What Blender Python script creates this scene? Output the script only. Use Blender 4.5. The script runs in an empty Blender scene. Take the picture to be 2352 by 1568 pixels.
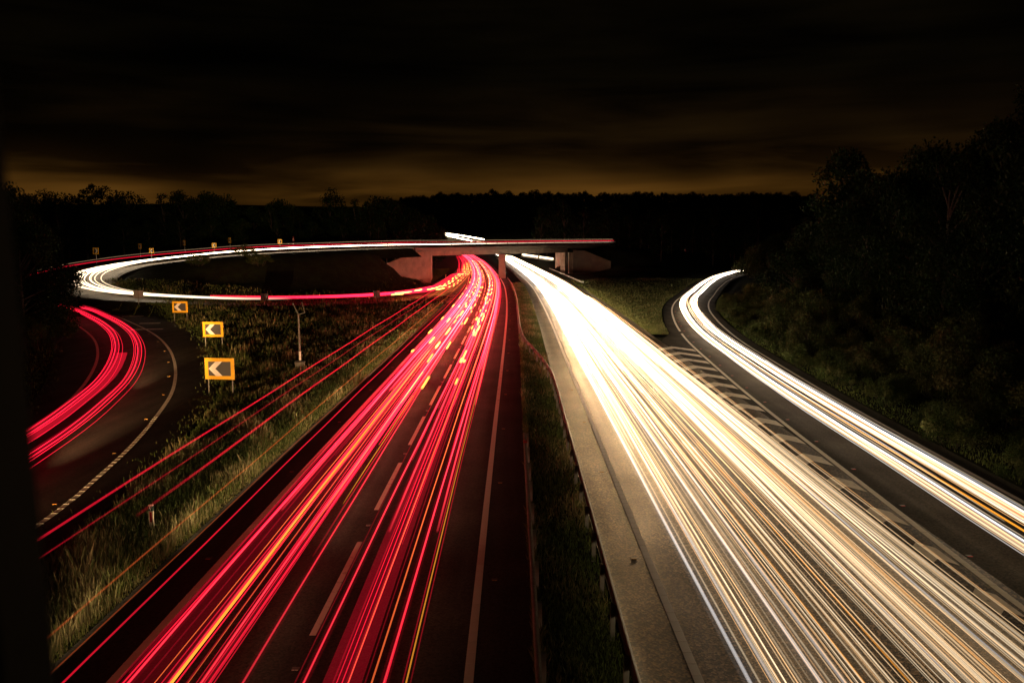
import bpy, math, random
import numpy as np
from mathutils import Vector, Matrix

# ------------------------------------------------------------------ camera, sky, light, exposure
random.seed(7)
rng = np.random.default_rng(7)
scene = bpy.context.scene
COL = scene.collection
CAM_H, FOC = 9.0, 1930.0 / 2352.0           # camera height over the road, focal length in picture widths
PITCH = math.atan(234.0 / 1930.0)

cam_data = bpy.data.cameras.new('camera')
cam_data.sensor_width = 36.0
cam_data.lens = 36.0 * FOC
cam_data.clip_start = 0.05
cam_data.clip_end = 12000.0
cam_data.dof.use_dof = True
cam_data.dof.focus_distance = 45.0
cam_data.dof.aperture_fstop = 2.8
cam = bpy.data.objects.new('camera', cam_data)
cam.location = (0, 0, CAM_H)
cam.rotation_euler = (math.pi / 2 - PITCH, 0, 0)
COL.objects.link(cam)
scene.camera = cam

world = bpy.data.worlds.new('World')
scene.world = world
world.use_nodes = True


SKY_OFF = 0.0


def build_sky():
    nt = world.node_tree
    nt.nodes.clear()
    N = nt.nodes.new
    L = nt.links.new
    out = N('ShaderNodeOutputWorld')
    tc = N('ShaderNodeTexCoord')
    sep = N('ShaderNodeSeparateXYZ')
    L(tc.outputs['Generated'], sep.inputs[0])
    # night sky, sun far below the horizon
    sky = N('ShaderNodeTexSky')
    sky.sky_type = 'NISHITA'
    sky.sun_disc = False
    sky.sun_elevation = math.radians(-6.0)
    sky.sun_rotation = math.radians(20.0)
    bg1 = N('ShaderNodeBackground')
    bg1.inputs[1].default_value = 0.002
    L(sky.outputs[0], bg1.inputs[0])
    # glow of towns on low cloud: strongest at the horizon all round, streaked by cloud
    ramp = N('ShaderNodeValToRGB')
    r = ramp.color_ramp
    r.elements[0].position = 0.0
    r.elements[0].color = (0.050, 0.0205, 0.0028, 1)
    r.elements[1].position = 1.0
    r.elements[1].color = (0.0003, 0.0002, 0.0001, 1)
    for p, c in ((0.052, (0.038, 0.0160, 0.0024, 1)), (0.080, (0.0135, 0.0060, 0.0011, 1)),
                 (0.11, (0.0042, 0.0021, 0.0005, 1)), (0.18, (0.0009, 0.0006, 0.0002, 1))):
        e = r.elements.new(p)
        e.color = c
    L(sep.outputs['Z'], ramp.inputs[0])
    mp = N('ShaderNodeMapping')
    mp.inputs['Scale'].default_value = (2.6, 2.6, 24.0)
    mp.inputs['Location'].default_value = (1.35, 0.4, 0.3)
    L(tc.outputs['Generated'], mp.inputs[0])
    no = N('ShaderNodeTexNoise')
    no.inputs['Scale'].default_value = 1.0
    no.inputs['Detail'].default_value = 5.0
    no.inputs['Roughness'].default_value = 0.5
    no.inputs['Distortion'].default_value = 0.35
    L(mp.outputs[0], no.inputs[0])
    mr = N('ShaderNodeMapRange')
    mr.inputs['From Min'].default_value = 0.38
    mr.inputs['From Max'].default_value = 0.70
    mr.inputs['To Min'].default_value = 0.40
    mr.inputs['To Max'].default_value = 2.6
    L(no.outputs['Fac'], mr.inputs['Value'])
    # broad patches of cloud that catch more or less of the glow
    mp2 = N('ShaderNodeMapping')
    mp2.inputs['Scale'].default_value = (3.4, 3.4, 11.0)
    mp2.inputs['Location'].default_value = (SKY_OFF, 1.1, 0.2)
    L(tc.outputs['Generated'], mp2.inputs[0])
    no2 = N('ShaderNodeTexNoise')
    no2.inputs['Scale'].default_value = 1.0
    no2.inputs['Detail'].default_value = 2.0
    L(mp2.outputs[0], no2.inputs[0])
    mr_b = N('ShaderNodeMapRange')
    mr_b.inputs['From Min'].default_value = 0.36
    mr_b.inputs['From Max'].default_value = 0.64
    mr_b.inputs['To Min'].default_value = 0.45
    mr_b.inputs['To Max'].default_value = 1.45
    L(no2.outputs['Fac'], mr_b.inputs['Value'])
    prod = N('ShaderNodeMath')
    prod.operation = 'MULTIPLY'
    L(mr.outputs[0], prod.inputs[0])
    L(mr_b.outputs[0], prod.inputs[1])
    bg2 = N('ShaderNodeBackground')
    L(ramp.outputs[0], bg2.inputs[0])
    L(prod.outputs[0], bg2.inputs[1])
    add = N('ShaderNodeAddShader')
    L(bg1.outputs[0], add.inputs[0])
    L(bg2.outputs[0], add.inputs[1])
    L(add.outputs[0], out.inputs['Surface'])


build_sky()

sun_data = bpy.data.lights.new('night_sun', 'SUN')
sun_data.energy = 0.012
sun_data.angle = math.radians(12)
sun_data.color = (1.0, 0.82, 0.55)
sun = bpy.data.objects.new('night_sun', sun_data)
sun.rotation_euler = (math.radians(62), 0, math.radians(20))
COL.objects.link(sun)

vs = scene.view_settings
vs.view_transform = 'Standard'
vs.look = 'None'
vs.exposure = 0.0
vs.gamma = 1.0
vs.use_curve_mapping = False
cy = scene.cycles
cy.use_denoising = True
cy.denoiser = 'OPENIMAGEDENOISE'
cy.transparent_max_bounces = 96
cy.max_bounces = 4
cy.diffuse_bounces = 2
cy.glossy_bounces = 2
cy.transmission_bounces = 2
cy.sample_clamp_indirect = 4.0
cy.use_light_tree = True
cy.caustics_reflective = False
cy.caustics_refractive = False

# ------------------------------------------------------------------ helpers
CT, ST = math.cos(PITCH), math.sin(PITCH)


def ray(px, py):
    """direction of the photograph's pixel (2352 x 1568 grid)"""
    a = (px - 1176.0) / 1930.0
    b = (784.0 - py) / 1930.0
    return np.array((a, CT + b * ST, -ST + b * CT))


def U(px, py, z=0.0):
    d = ray(px, py)
    t = (z - CAM_H) / d[2]
    return np.array((d[0] * t, d[1] * t, z))


def UD(px, py, D):
    d = ray(px, py)
    t = D / d[1]
    return np.array((d[0] * t, D, CAM_H + d[2] * t))


def crom(pts, step=2.0):
    """smooth curve through points, resampled at even steps"""
    P = np.array(pts, float)
    if P.shape[1] == 2:
        P = np.c_[P, np.zeros(len(P))]
    Q = np.vstack([2 * P[0] - P[1], P, 2 * P[-1] - P[-2]])
    out = []
    for i in range(1, len(Q) - 2):
        p0, p1, p2, p3 = Q[i - 1:i + 3]
        # centripetal-ish: scale tangents by segment length
        d1 = np.linalg.norm(p2 - p1)
        a = np.linalg.norm(p1 - p0) + 1e-6
        c = np.linalg.norm(p3 - p2) + 1e-6
        m1 = (p2 - p0) / (a + d1) * d1
        m2 = (p3 - p1) / (d1 + c) * d1
        n = max(2, int(d1 / 0.5))
        t = np.linspace(0, 1, n, endpoint=False)[:, None]
        out.append((2 * t**3 - 3 * t**2 + 1) * p1 + (t**3 - 2 * t**2 + t) * m1 +
                   (-2 * t**3 + 3 * t**2) * p2 + (t**3 - t**2) * m2)
    out.append(P[-1][None])
    A = np.vstack(out)
    return resample(A, step)


def resample(A, step):
    s = np.r_[0, np.cumsum(np.linalg.norm(np.diff(A, axis=0), axis=1))]
    n = max(2, int(round(s[-1] / step)) + 1)
    q = np.linspace(0, s[-1], n)
    return np.c_[[np.interp(q, s, A[:, k]) for k in range(3)]].T


def normals2(A):
    """unit vectors to the right of the path, in plan"""
    t = np.gradient(A[:, :2], axis=0)
    t /= np.linalg.norm(t, axis=1)[:, None] + 1e-9
    return np.c_[t[:, 1], -t[:, 0], np.zeros(len(A))]


def offset(A, d, dz=0.0):
    B = A + normals2(A) * (d if np.isscalar(d) else np.asarray(d)[:, None])
    B = B.copy()
    B[:, 2] += dz
    return B


def link(o, parent=None):
    COL.objects.link(o)
    if parent is not None:
        o.parent = parent
    return o


def mesh_obj(name, verts, faces, mat, parent=None, smooth=False):
    me = bpy.data.meshes.new(name)
    me.from_pydata([tuple(map(float, v)) for v in verts], [], faces)
    me.update()
    if mat is not None:
        me.materials.append(mat)
    if smooth:
        me.polygons.foreach_set('use_smooth', [True] * len(me.polygons))
    return link(bpy.data.objects.new(name, me), parent)


def fast_mesh(name, V, F, mat, parent=None, colors=None, attr='tint', smooth=False):
    """V (n,3), F (m,k) arrays with even face size"""
    me = bpy.data.meshes.new(name)
    V = np.asarray(V, np.float32)
    F = np.asarray(F, np.int32)
    m, k = F.shape
    me.vertices.add(len(V))
    me.vertices.foreach_set('co', V.ravel())
    me.loops.add(m * k)
    me.loops.foreach_set('vertex_index', F.ravel())
    me.polygons.add(m)
    me.polygons.foreach_set('loop_start', np.arange(0, m * k, k, dtype=np.int32))
    me.polygons.foreach_set('loop_total', np.full(m, k, np.int32))
    if smooth:
        me.polygons.foreach_set('use_smooth', np.ones(m, bool))
    me.update(calc_edges=True)
    if colors is not None:
        ca = me.color_attributes.new(attr, 'FLOAT_COLOR', 'POINT')
        c = np.asarray(colors, np.float32)
        if c.shape[1] == 3:
            c = np.c_[c, np.ones(len(c), np.float32)]
        ca.data.foreach_set('color', c.astype(np.float32).ravel())
    if mat is not None:
        me.materials.append(mat)
    return link(bpy.data.objects.new(name, me), parent)


def empty(name, loc=(0, 0, 0), rz=0.0):
    o = bpy.data.objects.new(name, None)
    o.empty_display_size = 0.3
    o.location = loc
    o.rotation_euler = (0, 0, rz)
    return link(o)


def tag(o, label, cat, group=None, kind=None):
    o['label'] = label
    o['category'] = cat
    if group:
        o['group'] = group
    if kind:
        o['kind'] = kind
    return o


def structure(o, label=None):
    o['kind'] = 'structure'
    if label:
        o['label'] = label
    return o


class MB:
    """collects simple solids into one mesh"""
    def __init__(self):
        self.v, self.f = [], []

    def hexa(self, c8):
        b = len(self.v)
        self.v += [tuple(map(float, c)) for c in c8]
        for q in ((0, 3, 2, 1), (4, 5, 6, 7), (0, 1, 5, 4), (1, 2, 6, 5), (2, 3, 7, 6), (3, 0, 4, 7)):
            self.f.append(tuple(b + i for i in q))
        return self

    def box(self, x0, x1, y0, y1, z0, z1):
        return self.hexa([(x0, y0, z0), (x1, y0, z0), (x1, y1, z0), (x0, y1, z0),
                          (x0, y0, z1), (x1, y0, z1), (x1, y1, z1), (x0, y1, z1)])

    def prism(self, poly, y0, y1):
        """polygon in x,z pushed along y"""
        n = len(poly)
        b = len(self.v)
        self.v += [(p[0], y0, p[1]) for p in poly] + [(p[0], y1, p[1]) for p in poly]
        self.f.append(tuple(b + i for i in range(n)))
        self.f.append(tuple(b + n + i for i in reversed(range(n))))
        for i in range(n):
            j = (i + 1) % n
            self.f.append((b + i, b + n + i, b + n + j, b + j))
        return self

    def slab(self, poly, z0, z1):
        """polygon in x,y pushed along z"""
        n = len(poly)
        b = len(self.v)
        self.v += [(p[0], p[1], z0) for p in poly] + [(p[0], p[1], z1) for p in poly]
        self.f.append(tuple(b + i for i in reversed(range(n))))
        self.f.append(tuple(b + n + i for i in range(n)))
        for i in range(n):
            j = (i + 1) % n
            self.f.append((b + i, b + j, b + n + j, b + n + i))
        return self

    def tube(self, p, q, r0, r1=None, k=8):
        p, q = Vector(p), Vector(q)
        r1 = r0 if r1 is None else r1
        d = (q - p).normalized()
        a = d.orthogonal().normalized()
        c = d.cross(a)
        b = len(self.v)
        for P, r in ((p, r0), (q, r1)):
            for i in range(k):
                t = 2 * math.pi * i / k
                self.v.append(tuple(P + a * (r * math.cos(t)) + c * (r * math.sin(t))))
        for i in range(k):
            j = (i + 1) % k
            self.f.append((b + i, b + j, b + k + j, b + k + i))
        self.f.append(tuple(b + i for i in reversed(range(k))))
        self.f.append(tuple(b + k + i for i in range(k)))
        return self

    def build(self, name, mat, parent=None, smooth=False):
        return mesh_obj(name, self.v, self.f, mat, parent, smooth)


def strip(name, Lp, Rp, mat, parent=None):
    n = len(Lp)
    V = np.vstack([Lp, Rp])
    i = np.arange(n - 1)
    F = np.c_[i, n + i, n + i + 1, i + 1]
    return fast_mesh(name, V, F, mat, parent)


def sweep(A, prof, closed=True):
    """section prof [(side, up)] carried along path A"""
    nrm = normals2(A)
    k = len(prof)
    n = len(A)
    V = np.zeros((n, k, 3))
    for j, (s, u) in enumerate(prof):
        V[:, j] = A + nrm * s
        V[:, j, 2] += u
    F = []
    kk = k if closed else k - 1
    for i in range(n - 1):
        for j in range(kk):
            j2 = (j + 1) % k
            F.append((i * k + j, i * k + j2, (i + 1) * k + j2, (i + 1) * k + j))
    return V.reshape(-1, 3), np.array(F)


# ------------------------------------------------------------------ materials
def new_mat(name):
    m = bpy.data.materials.new(name)
    m.use_nodes = True
    nt = m.node_tree
    b = nt.nodes['Principled BSDF']
    return m, nt, b


def plain(name, col, rough=0.6, metal=0.0, spec=0.5, noise=None, bump=None):
    """noise = (scale, second colour, contrast low, high); bump = (scale, strength, distance)"""
    m, nt, b = new_mat(name)
    b.inputs['Base Color'].default_value = (*col, 1)
    b.inputs['Roughness'].default_value = rough
    b.inputs['Metallic'].default_value = metal
    b.inputs['Specular IOR Level'].default_value = spec
    tc = nt.nodes.new('ShaderNodeTexCoord')
    if noise:
        no = nt.nodes.new('ShaderNodeTexNoise')
        no.inputs['Scale'].default_value = noise[0]
        no.inputs['Detail'].default_value = 6
        no.inputs['Roughness'].default_value = 0.65
        nt.links.new(tc.outputs['Object'], no.inputs[0])
        rp = nt.nodes.new('ShaderNodeValToRGB')
        rp.color_ramp.elements[0].position = noise[2]
        rp.color_ramp.elements[1].position = noise[3]
        rp.color_ramp.elements[0].color = (*col, 1)
        rp.color_ramp.elements[1].color = (*noise[1], 1)
        nt.links.new(no.outputs['Fac'], rp.inputs[0])
        nt.links.new(rp.outputs[0], b.inputs['Base Color'])
    if bump:
        n2 = nt.nodes.new('ShaderNodeTexNoise')
        n2.inputs['Scale'].default_value = bump[0]
        n2.inputs['Detail'].default_value = 4
        nt.links.new(tc.outputs['Object'], n2.inputs[0])
        bp = nt.nodes.new('ShaderNodeBump')
        bp.inputs['Strength'].default_value = bump[1]
        bp.inputs['Distance'].default_value = bump[2]
        nt.links.new(n2.outputs['Fac'], bp.inputs['Height'])
        nt.links.new(bp.outputs[0], b.inputs['Normal'])
    return m


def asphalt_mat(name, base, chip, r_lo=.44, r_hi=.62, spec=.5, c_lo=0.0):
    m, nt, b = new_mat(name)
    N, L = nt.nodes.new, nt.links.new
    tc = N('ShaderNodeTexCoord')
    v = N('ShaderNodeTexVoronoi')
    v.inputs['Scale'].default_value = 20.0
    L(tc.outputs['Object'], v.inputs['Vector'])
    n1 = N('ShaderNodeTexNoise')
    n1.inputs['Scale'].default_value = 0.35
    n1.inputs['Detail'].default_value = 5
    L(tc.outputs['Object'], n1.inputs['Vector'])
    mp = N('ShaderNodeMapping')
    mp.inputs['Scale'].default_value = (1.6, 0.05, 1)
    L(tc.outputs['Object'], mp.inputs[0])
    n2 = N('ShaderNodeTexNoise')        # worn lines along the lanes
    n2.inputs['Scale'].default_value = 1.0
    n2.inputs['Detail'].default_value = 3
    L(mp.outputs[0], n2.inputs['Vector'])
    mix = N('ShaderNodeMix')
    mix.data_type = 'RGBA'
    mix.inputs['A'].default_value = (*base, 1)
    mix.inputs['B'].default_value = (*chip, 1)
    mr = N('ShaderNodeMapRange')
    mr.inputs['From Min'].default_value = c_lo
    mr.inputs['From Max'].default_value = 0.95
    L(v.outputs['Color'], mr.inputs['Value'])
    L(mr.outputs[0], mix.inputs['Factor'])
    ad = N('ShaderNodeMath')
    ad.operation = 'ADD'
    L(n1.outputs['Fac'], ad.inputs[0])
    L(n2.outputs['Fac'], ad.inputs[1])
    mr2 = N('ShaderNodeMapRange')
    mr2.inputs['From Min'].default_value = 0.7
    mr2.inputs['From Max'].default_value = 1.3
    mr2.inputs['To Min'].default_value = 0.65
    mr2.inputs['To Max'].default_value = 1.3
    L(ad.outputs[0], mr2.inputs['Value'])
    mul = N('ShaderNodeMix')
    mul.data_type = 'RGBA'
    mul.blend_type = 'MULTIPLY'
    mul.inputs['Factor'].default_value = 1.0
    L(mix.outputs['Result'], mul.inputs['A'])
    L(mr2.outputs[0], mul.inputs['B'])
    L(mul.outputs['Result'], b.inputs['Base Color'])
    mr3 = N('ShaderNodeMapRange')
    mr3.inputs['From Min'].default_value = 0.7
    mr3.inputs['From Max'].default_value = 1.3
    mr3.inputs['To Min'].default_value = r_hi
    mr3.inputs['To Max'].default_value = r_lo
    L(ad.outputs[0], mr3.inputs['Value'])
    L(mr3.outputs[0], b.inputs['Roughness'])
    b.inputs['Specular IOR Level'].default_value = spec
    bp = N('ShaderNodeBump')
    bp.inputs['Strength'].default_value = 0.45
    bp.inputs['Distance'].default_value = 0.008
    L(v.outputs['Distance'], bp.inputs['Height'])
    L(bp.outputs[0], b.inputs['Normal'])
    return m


def paint_mat(name, col, worn=(0.10, 0.09, 0.08), lo=0.56, hi=0.72):
    return plain(name, col, 0.8, spec=.2, noise=(2.6, worn, lo, hi), bump=(40, 0.3, 0.003))


def tint_mat(name, rough, spec=0.3, trans=0.0, attr='tint'):
    m, nt, b = new_mat(name)
    a = nt.nodes.new('ShaderNodeAttribute')
    a.attribute_name = attr
    nt.links.new(a.outputs['Color'], b.inputs['Base Color'])
    b.inputs['Roughness'].default_value = rough
    b.inputs['Specular IOR Level'].default_value = spec
    if trans:
        tr = nt.nodes.new('ShaderNodeBsdfTranslucent')
        nt.links.new(a.outputs['Color'], tr.inputs[0])
        mx = nt.nodes.new('ShaderNodeMixShader')
        mx.inputs[0].default_value = trans
        out = nt.nodes['Material Output']
        nt.links.new(b.outputs[0], mx.inputs[1])
        nt.links.new(tr.outputs[0], mx.inputs[2])
        nt.links.new(mx.outputs[0], out.inputs['Surface'])
    return m


M = {}
M['asphalt'] = asphalt_mat('asphalt', (0.014, 0.012, 0.010), (0.052, 0.045, 0.037), .68, .85, .2)
M['asphalt_nose'] = asphalt_mat('asphalt_nose', (0.013, 0.011, 0.008), (0.050, 0.042, 0.031), .75, .95, .12)
M['asphalt_glint'] = asphalt_mat('asphalt_glint', (0.016, 0.012, 0.007), (0.27, 0.185, 0.105), .42, .60, .4, .42)  # chip grain, its colour warmed and brightened to imitate headlamp glisten
M['paint'] = paint_mat('road_paint', (0.72, 0.67, 0.57))
M['paint_worn'] = paint_mat('road_paint_worn', (0.85, 0.78, 0.66), lo=0.56, hi=0.74)
M['soil'] = plain('soil', (0.014, 0.012, 0.007), 0.95, spec=0.05, noise=(0.6, (0.020, 0.023, 0.009), 0.42, 0.62), bump=(3, 0.8, 0.15))
M['concrete'] = plain('concrete', (0.20, 0.165, 0.125), 0.85, noise=(0.5, (0.12, 0.10, 0.075), 0.40, 0.66), bump=(12, 0.3, 0.02))
M['concrete_dark'] = plain('concrete_dark', (0.14, 0.12, 0.10), 0.85, noise=(0.7, (0.13, 0.11, 0.09), 0.40, 0.66))
M['steel'] = plain('galvanised_steel', (0.24, 0.23, 0.21), 0.7, metal=0.2, spec=.3, noise=(4, (0.16, 0.15, 0.13), 0.4, 0.65))
M['steel_dull'] = plain('dull_steel', (0.22, 0.20, 0.18), 0.65, metal=0.3, noise=(6, (0.16, 0.13, 0.10), 0.4, 0.65))
M['post_grey'] = plain('grey_post_paint', (0.42, 0.39, 0.35), 0.6, noise=(5, (0.33, 0.29, 0.24), 0.4, 0.65))
M['sign_yellow'] = plain('sign_yellow', (0.80, 0.42, 0.010), 0.42, noise=(1.5, (0.72, 0.37, 0.012), 0.45, 0.65))
M['sign_black'] = plain('sign_black', (0.055, 0.050, 0.047), 0.5)
M['sign_white'] = plain('sign_white', (0.80, 0.74, 0.66), 0.45, noise=(2.0, (0.70, 0.64, 0.56), 0.45, 0.65))
M['sign_back'] = plain('sign_back', (0.30, 0.29, 0.27), 0.6, metal=0.3)
M['sign_red'] = plain('sign_red', (0.50, 0.012, 0.010), 0.4)
M['plate_green'] = plain('plate_green', (0.02, 0.055, 0.04), 0.45)
M['marker_white'] = plain('marker_white', (0.78, 0.66, 0.48), 0.55, noise=(9, (0.50, 0.38, 0.24), 0.55, 0.70))
M['stud_white'] = plain('stud_glass', (0.95, 0.93, 0.85), 0.12, spec=1.0)
M['stud_amber'] = plain('stud_amber', (0.95, 0.50, 0.08), 0.12, spec=1.0)
M['stud_red'] = plain('stud_red', (0.95, 0.10, 0.10), 0.12, spec=1.0)
M['stud_base'] = plain('stud_base', (0.10, 0.09, 0.08), 0.5, metal=0.5)
M['bark'] = plain('bark', (0.060, 0.045, 0.030), 0.9, noise=(6, (0.035, 0.027, 0.02), 0.4, 0.6), bump=(14, 0.6, 0.04))
M['leaf'] = tint_mat('leaf', 0.6, 0.06, 0.15)
M['grass'] = tint_mat('grass', 0.7, 0.15, 0.25)
M['post_near'] = plain('brown_painted_steel', (0.022, 0.016, 0.008), 0.85, spec=.1, noise=(8, (0.014, 0.010, 0.006), 0.4, 0.6))


def glow_mat():
    m = bpy.data.materials.new('lamp_light')
    m.use_nodes = True
    nt = m.node_tree
    nt.nodes.clear()
    out = nt.nodes.new('ShaderNodeOutputMaterial')
    a = nt.nodes.new('ShaderNodeAttribute')
    a.attribute_name = 'glow'
    e = nt.nodes.new('ShaderNodeEmission')
    nt.links.new(a.outputs['Color'], e.inputs[0])
    t = nt.nodes.new('ShaderNodeBsdfTransparent')
    ad = nt.nodes.new('ShaderNodeAddShader')
    nt.links.new(e.outputs[0], ad.inputs[0])
    nt.links.new(t.outputs[0], ad.inputs[1])
    nt.links.new(ad.outputs[0], out.inputs['Surface'])
    return m


M['glow'] = glow_mat()

# ------------------------------------------------------------------ road lines (plan x, y, and z), measured in metres
RED_R = crom([(-.9, -45), (-.9, -20), (-.9, 5), (-.88, 25), (-.82, 42), (-.74, 58), (-.66, 78), (-.64, 101), (-.85, 130),
              (-1.5, 164), (-2.9, 200), (-4.7, 235), (-6.6, 268), (-10.2, 325), (-15.5, 395), (-22, 470), (-28, 530)])
WHITE_L = crom([(3.84, -45), (3.84, -15), (3.84, 15), (3.9, 30), (3.98, 42), (4.03, 54), (4.14, 70), (4.24, 87), (4.28, 105),
                (4.2, 130), (3.95, 155), (3.4, 178), (2.2, 212), (.9, 245), (-1.5, 300), (-5.5, 395), (-9.5, 470), (-13.5, 535)])
SLIP_R = crom([(11.6, -45), (12.0, -20), (12.3, 5), (12.6, 20.6), (12.95, 29), (13.35, 39), (13.85, 49), (14.65, 61), (15.65, 74),
               (16.8, 84), (18.3, 94.5), (20.8, 109), (24.0, 123), (28.0, 137), (35, 161), (44, 188), (56, 215), (70, 238)])   # left edge of the right slip
SLIP_L = crom([(-12.6, -25), (-13.5, -5), (-14.4, 14), (-15.15, 27), (-15.8, 31.2), (-16.7, 36), (-18.1, 41.8), (-20.3, 49.5), (-23.9, 59),
               (-28.4, 69), (-34, 79.5), (-42, 92), (-50, 103), (-60, 113), (-75, 124)])     # right edge of the left slip


def slip_r_z(A):
    A = A.copy()
    t = np.clip((A[:, 1] - 125) / 90.0, 0, 1)
    A[:, 2] = .5 * t * t
    return A


SLIP_R = slip_r_z(SLIP_R)
# loop: leaves the red carriageway, bends left and climbs back to the overbridge
LOOP = crom([(-14.6, 262, .02), (-13.5, 232, .02), (-12.75, 205, .02), (-12.4, 180, .02), (-12.3, 158, .04), UD(1003, 671, 139), UD(940, 682, 128), UD(860, 690, 121), UD(730, 695, 116.5),
             UD(600, 697, 113.5), UD(500, 695.5, 111.5), UD(400, 691.5, 109.5), UD(300, 684.5, 108.5), UD(230, 674, 110),
             UD(195, 660, 115), UD(192, 645, 122.5), UD(218, 630, 130), UD(290, 614, 136), UD(400, 599.5, 140.5),
             UD(540, 586, 145), UD(700, 576.5, 152), UD(850, 571, 164.5)], 1.5)
BR_U = np.array((.566, .824, 0.0))
BR_N = np.array((-.824, .566, 0.0))       # away from the camera
BR_P = np.array((-17.3, 175.0, 0.0))      # near face of the left abutment
LOOP = np.vstack([LOOP, crom([LOOP[-1], BR_P + BR_N * 3.0 - BR_U * 6 + (0, 0, 7.3), BR_P + BR_N * 3.0 + BR_U * 12 + (0, 0, 7.36),
                              BR_P + BR_N * 3.0 + BR_U * 45 + (0, 0, 7.5), BR_P + BR_N * 3.0 + BR_U * 80 + (0, 0, 7.6),
                              BR_P + BR_N * 3.0 + BR_U * 115 + (0, 0, 7.7)], 1.5)[1:]])
UPPER = crom([UD(40, 640, 140) - (0, 0, .7), UD(110, 622, 142) - (0, 0, .7), UD(183, 608, 146) - (0, 0, .7), UD(305, 591.5, 150) - (0, 0, .7), UD(457, 578, 156) - (0, 0, .7),
              UD(574, 569, 161) - (0, 0, .7), UD(816, 561, 174) - (0, 0, .7), BR_P + BR_N * 8.2 + BR_U * 0 + (0, 0, 7.55),
              BR_P + BR_N * 8.2 + BR_U * 22 + (0, 0, 7.6), BR_P + BR_N * 8.2 + BR_U * 60 + (0, 0, 7.75), BR_P + BR_N * 8.2 + BR_U * 115 + (0, 0, 7.9)], 1.5)
S_LOOP_BR = int(np.argmin(np.linalg.norm(LOOP - (BR_P + BR_N * 3 - BR_U * 5 + (0, 0, 7.3)), axis=1)))
S_UP_BR = int(np.argmin(np.linalg.norm(UPPER - (BR_P + BR_N * 8.2 - BR_U * 5 + (0, 0, 7.5)), axis=1)))
FAR_W = crom([UD(1160, 561, 560), UD(1112, 553, 580), UD(1060, 544, 600), UD(1018, 538.5, 620), UD(960, 530, 650)], 6)
FAR_W[:, 2] -= .8

# ------------------------------------------------------------------ ground
ctrl = []


def addc(A, dz=0.0, every=3, sides=(0,)):
    for s in sides:
        B = offset(A, s, dz)
        ctrl.append(B[::every])


addc(RED_R, 0, 3, (1.3, -3.7, -9.6))
addc(WHITE_L, 0, 3, (-1.3, 3.7, 9.2))
addc(SLIP_R, 0, 2, (0, 5.8))
addc(SLIP_L, 0, 2, (1.5, -7))
addc(LOOP[:S_LOOP_BR], 0, 2, (-5.2, 5.2))
addc(UPPER[:S_UP_BR], 0, 2, (-4.5, 4.5))
s_end = S_LOOP_BR + int(76 / 1.5)
addc(LOOP[s_end:], 0, 2, (-3, 6))
# low ground before the wing walls, banks under the woods
ex = []
for t in np.linspace(0, 1, 12):
    a = BR_P + np.array((-.8, -2.2, 0)) + t * np.array((-13.5, -5.0, 0))
    ex += [(a[0], a[1], 0.1 + 2.6 * t), (a[0] - .2, a[1] - 2.2, 0.1 + 2.2 * t)]
for s in np.linspace(0, 60, 20):
    for n in (-2, 5, 12):
        q = BR_P + BR_U * s + BR_N * n
        ex.append((q[0], q[1], 0))
for x, y, z in ((-70, 175, 6), (-50, 190, 7), (-30, 205, 6), (-95, 165, 6), (-110, 130, 5), (-80, 100, 3), (-60, 70, 2.2), (-48, 55, 1.6),
                (-36, 40, 1.2), (-32, 20, 1.0), (-60, 20, 2), (-90, 60, 3), (-24, 62, .3), (-20, 90, .4), (-30, 128, 1.2), (-42, 128, 2.2),
                (26, 30, 2.2), (27, 50, 2.4), (29, 70, 2.6), (34, 90, 2.8), (40, 110, 3), (50, 135, 3.2), (60, 160, 3.5), (75, 180, 4), (40, 60, 4),
                (45, 30, 4), (38, 15, 3), (60, 100, 6), (90, 140, 8), (24, 15, 1.6), (30, 175, .8), (26, 200, 1.4), (35, 215, 2), (22, 150, .2)):
    ex.append((x, y, z))
ctrl.append(np.array(ex, float))
CTRL = np.vstack(ctrl)
CTRL = CTRL[CTRL[:, 1] < 420]


def far_z(x, y):
    r = np.hypot(x, y)
    t = np.clip((r - 330) / 900, 0, 1)
    hill = 54 * t * t * (3 - 2 * t)
    wob = 5 * np.sin(x * .004 + 1.3) + 3.5 * np.sin(x * .011 + .4)
    return hill + wob * t


def ground_z(x, y):
    x = np.atleast_1d(np.asarray(x, float))
    y = np.atleast_1d(np.asarray(y, float))
    out = np.zeros(len(x))
    for i in range(0, len(x), 3000):
        X, Y = x[i:i + 3000], y[i:i + 3000]
        d2 = (X[:, None] - CTRL[None, :, 0])**2 + (Y[:, None] - CTRL[None, :, 1])**2 + 0.25
        w = 1.0 / d2**1.7
        z = (w * CTRL[None, :, 2]).sum(1) / w.sum(1)
        out[i:i + 3000] = z
    r = np.hypot(x, y)
    k = np.clip((r - 220) / 180, 0, 1)
    corridor = np.exp(-((x + 12 + 0.045 * np.clip(y - 230, 0, 600)) / 38.0)**2) * np.clip((900 - y) / 300, 0, 1) * (y > 0)
    s_ = (x - BR_P[0]) * BR_U[0] + (y - BR_P[1]) * BR_U[1]
    n_ = (x - BR_P[0]) * BR_N[0] + (y - BR_P[1]) * BR_N[1]
    cap = .05 + 2.2 * np.clip(-s_ / 17, 0, 1) + 1.2 * np.clip(-s_ - 16.5, 0, 9) + 1.2 * np.clip(-n_ - 9, 0, 9)
    out = np.where((s_ > -23) & (s_ < 4) & (n_ < -.75) & (n_ > -16), np.minimum(out, cap), out)
    rise = 11.5 * np.exp(-((x + 42) / 45.0)**2 - ((y - 640) / 62.0)**2)
    return out * (1 - k) + k * far_z(x, y) * (1 - corridor) + rise


def spaced(lo, hi, segs):
    out = [lo]
    for a, b, st in segs:
        out += list(np.arange(a, b, st))
    out.append(hi)
    return np.array(sorted(set(out)))


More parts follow.
